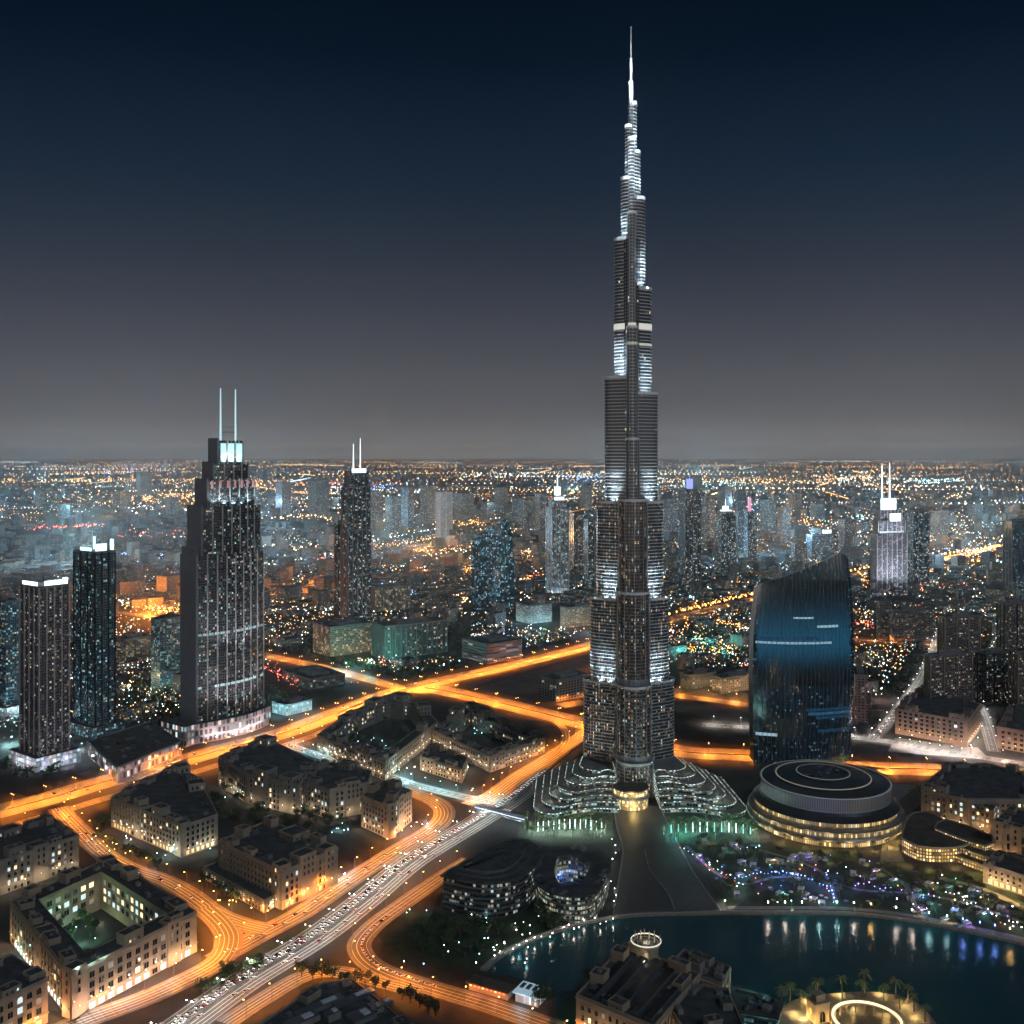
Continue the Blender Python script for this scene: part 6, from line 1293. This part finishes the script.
# park lamps
def bollard(m_, hh=3.6):
    q = MB(); q.tube([(0, 0, 0), (0, 0, hh)], .07, M['pole'], 5); q.lathe(0, 0, [(.1, hh), (.34, hh + .15), (.4, hh + .42), (.22, hh + .7)], m_, 8, m_); return q.mesh('park_lamp')
PL = {c_: bollard(M['e_' + c_]) for c_ in ('white', 'blue', 'purple', 'cyan', 'green', 'red', 'gold')}
PC = dict(white=(1, .93, .82), blue=BLUE, purple=PURPLE, cyan=CYAN, green=GREEN, red=RED, gold=GOLD)
PLb = bollard(M['e_orange'])
def park_lamp(px, py, c_, pw, where, z=0):
    x, y = G(px, py); o = link('park_lamp', PL[c_] if c_ != 'gold' else PLb, None, (x, y, z)); sk = U(.55, 1.1); o.scale = (sk, sk, sk); tag(o, f'small {c_} globe lamp {where}', 'park lamp', f'{c_} lamps {where}')
    if pw: light('POINT', (0, 0, 4.6), pw * 2.6, PC[c_], o, .4)
    return o
k = 0
while k < 74:
    px, py = U(690, 1030), U(838, 938)
    if not inpoly(px, py, PARKP): continue
    c_ = random.choices(('white', 'blue', 'purple', 'cyan', 'green', 'red', 'gold'), (30, 26, 14, 16, 5, 4, 8))[0]
    park_lamp(px, py, c_, 1500 if k % 2 == 0 else 0, 'among the trees of the lakeside park'); k += 1
for k in range(26): px = 735 + 92 * k / 25; park_lamp(px, 882 - 7 * sin(pi * k / 25) + 8 * (k / 25) ** 3, 'blue', 2600 if k % 2 else 0, 'on the curved blue-lit path of the park')
for k in range(10): park_lamp(826 + k * .9, 876 + k * 2.8, 'blue', 2600 if k % 2 else 0, 'down the blue-lit path end in the park')
for k in range(16): park_lamp(853 + 5.4 * k, 886 + 1.0 * k + U(-2, 2), random.choice(('purple', 'blue')), 1800 if k % 2 else 0, 'in the violet garden of the park')
for k in range(16): park_lamp(680 + 4.2 * k, 850 + 2.6 * k + U(-2, 2), random.choice(('cyan', 'purple', 'red')), 1500 if k % 2 else 0, 'along the plaza edge of the park')
for k in range(26): park_lamp(925 + 4.2 * k, 884 + 2.1 * k + U(-5, 5), random.choice(('white', 'white', 'white', 'red')), 1200 if k % 3 == 0 else 0, 'along the lakeside drive on the right')
cols = ['white', 'white', 'white', 'cyan', 'cyan', 'white', 'gold', 'white', 'white', 'cyan', 'cyan', 'blue', 'blue', 'blue', 'gold']
for k, px in enumerate((768, 785, 802, 819, 837, 854, 871, 896, 912, 929, 947, 963, 980, 995, 1010)):
    yy = 913 + (max(0, px - 850) / 160) ** 1.3 * 27 + 1; ql = park_lamp(px, yy, cols[k], 3000, 'on the quay, mirrored in the lake', 1.6); ql.scale = (1.2, 1.2, 2.0)
park_lamp(725, 906, 'white', 9000, 'at the corner of the plaza')
for k in range(20): f = k / 19; park_lamp(492 + 120 * f + U(-3, 3), 962 - 46 * f + 10 * f * f + U(-10, 0), 'white', 900 if k % 2 else 0, 'in the dark garden on the left lake shore')
for k in range(34): park_lamp(U(400, 540), U(908, 975), random.choice(('white', 'white', 'cyan')), 700 if k % 3 == 0 else 0, 'in the dark garden left of the lake')
for k in range(10): park_lamp(612 + 4 * sin(k), 842 + 7 * k, 'white', 1200 if k % 2 else 0, 'along the left edge of the plaza')
# garden and courtyard lamps among the tan blocks
for (cx_, cyy_, rx_, ry_, n_, c_, wh, pw) in ((262, 810, 48, 16, 22, 'cyan', 'in the garden below the long grey block', 2600), (275, 790, 45, 8, 14, 'gold', 'at the foot of the long grey block', 1500), (325, 832, 24, 8, 12, 'cyan', 'in the garden right of the warm tan block', 2200), (70, 938, 36, 14, 12, 'green', 'in the courtyard of the big block', 1500), (60, 925, 30, 8, 8, 'cyan', 'in the courtyard of the big block', 1500), (14, 955, 18, 12, 6, 'cyan', 'in the alley left of the big courtyard block', 2600), (200, 850, 16, 5, 9, 'cyan', 'beside the pale arched block', 3000), (165, 857, 8, 4, 5, 'cyan', 'on the corner of the pale arched block', 4200), (378, 738, 30, 10, 12, 'cyan', 'in the dark block courtyard by the motorway', 2200), (485, 738, 26, 8, 10, 'cyan', 'in the court of the joined low wings', 1400), (420, 828, 10, 5, 6, 'white', 'before the sandy corner block', 5000), (335, 882, 14, 6, 9, 'white', 'by the road side of the warm tan block', 3600), (245, 905, 30, 5, 16, 'gold', 'at the arcades of the warm tan block', 1500), (120, 850, 26, 12, 16, 'gold', 'in the hedge below the pale arched block', 1300), (110, 845, 22, 12, 12, 'white', 'in the hedge below the pale arched block', 1500), (385, 772, 40, 4, 16, 'white', 'on the shopping street kerb', 1700), (530, 745, 14, 10, 10, 'gold', 'beside the joined low wings', 1600), (450, 772, 24, 3, 10, 'cyan', 'before the three-storey arcaded row', 1700)):
    for q in range(max(3, int(n_ * .5))): a = U(0, 2 * pi); r_ = sqrt(R()); park_lamp(cx_ + rx_ * r_ * cos(a), cyy_ + ry_ * r_ * sin(a), c_, pw * 1.3 if q % 2 == 0 else 0, wh)
# shopfront light on the pavement of the courtyard block
for q in range(8):
    f = (q + .5) / 8; x, y = G(76 + (197 - 76) * f, 1019 + (957 - 1019) * f); light('POINT', (x + 3, y - 4, 4), 4200, (.95, .97, 1), None, .5, name='shop_light')
q = MB(); q.box(0, 0, 2.6, 6, 5, .35, M['white'])
for a in (-1, 1):
    for c_ in (-1, 1): q.box(a * 2.7, c_ * 2.2, 0, .25, .25, 2.7, M['trim'])
q.box(0, 1.9, .4, 4.6, .8, .5, M['tan'])
CAB = q.mesh('cabana'); q = MB(); q.box(0, 0, 2.35, 4.4, 3.6, .18, em('cabana_glow', (.6, .6, 1), 1.4)); CABL = q.mesh('ceiling_lamp'); q = MB(); q.box(0, 0, 2.35, 4.4, 3.6, .18, em('cabana_glow_warm', (1, .75, .5), 1.4)); CABW = q.mesh('ceiling_lamp')
k = 0
while k < 46:
    px, py = U(695, 1020), U(842, 930)
    if not inpoly(px, py, PARKP): continue
    wm_c = R() < .4; o = tag(link('cabana', CAB, None, (*G(px, py), .06), TH + U(-.6, .6)), f'small white-roofed open cabana with {"warm" if wm_c else "bluish"} light in the lakeside park', 'cabana', f'{"warm" if wm_c else "bluish"} cabanas in the park')
    link('ceiling_lamp', CABW if wm_c else CABL, o); k += 1
    light('POINT', (0, -4.2, 2.6), 4200, (1, .72, .4) if wm_c else random.choice((BLUE, PURPLE, (.5, .6, 1), TEAL)), o, .4)
# parasols of the park
pr = [mat('canvas_white', (.7, .68, .64), .8), mat('canvas_blue', (.12, .18, .4), .8)]
PM = []
for m_ in pr:
    q = MB(); q.tube([(0, 0, 0), (0, 0, 2.4)], .06, M['pole'], 5); q.lathe(0, 0, [(1.9, 2.2), (1.9, 2.35), (.9, 2.8), (.05, 3.2)], m_, 8); PM.append(q.mesh('parasol'))
for q in range(70):
    px, py = U(700, 1000), U(842, 918)
    if inpoly(px, py, PARKP): k = random.randrange(2); tag(link('parasol', PM[k], None, (*G(px, py), .05), U(0, 6)), f'{("white", "blue")[k]} parasol among the lamps of the lakeside park', 'parasol', f'{("white", "blue")[k]} parasols in the lakeside park')

# ---------------------------------------------------------------- night haze over the plain
hz = MB(); hz.box(0, 44000, -1.0, 184000, 94000, 870, M['dark']); me = hz.mesh('haze'); me.materials.clear()
hm = bpy.data.materials.new('night_haze'); hm.use_nodes = True; t = hm.node_tree; t.nodes.remove(t.nodes['Principled BSDF'])
pv = t.nodes.new('ShaderNodeVolumePrincipled'); pv.inputs['Color'].default_value = (.86, .93, .99, 1); pv.inputs['Density'].default_value = HAZE; pv.inputs['Anisotropy'].default_value = .75
t.links.new(pv.outputs[0], t.nodes['Material Output'].inputs['Volume']); me.materials.append(hm)
if HAZE: tag(link('haze', me), 'thin night haze over the whole city', 'haze', None, 'stuff')
print('lamps', LAMPCOUNT, 'cars', NC, 'trees', NT, 'objs', len(bpy.data.objects), 'lights', len(bpy.data.lights))
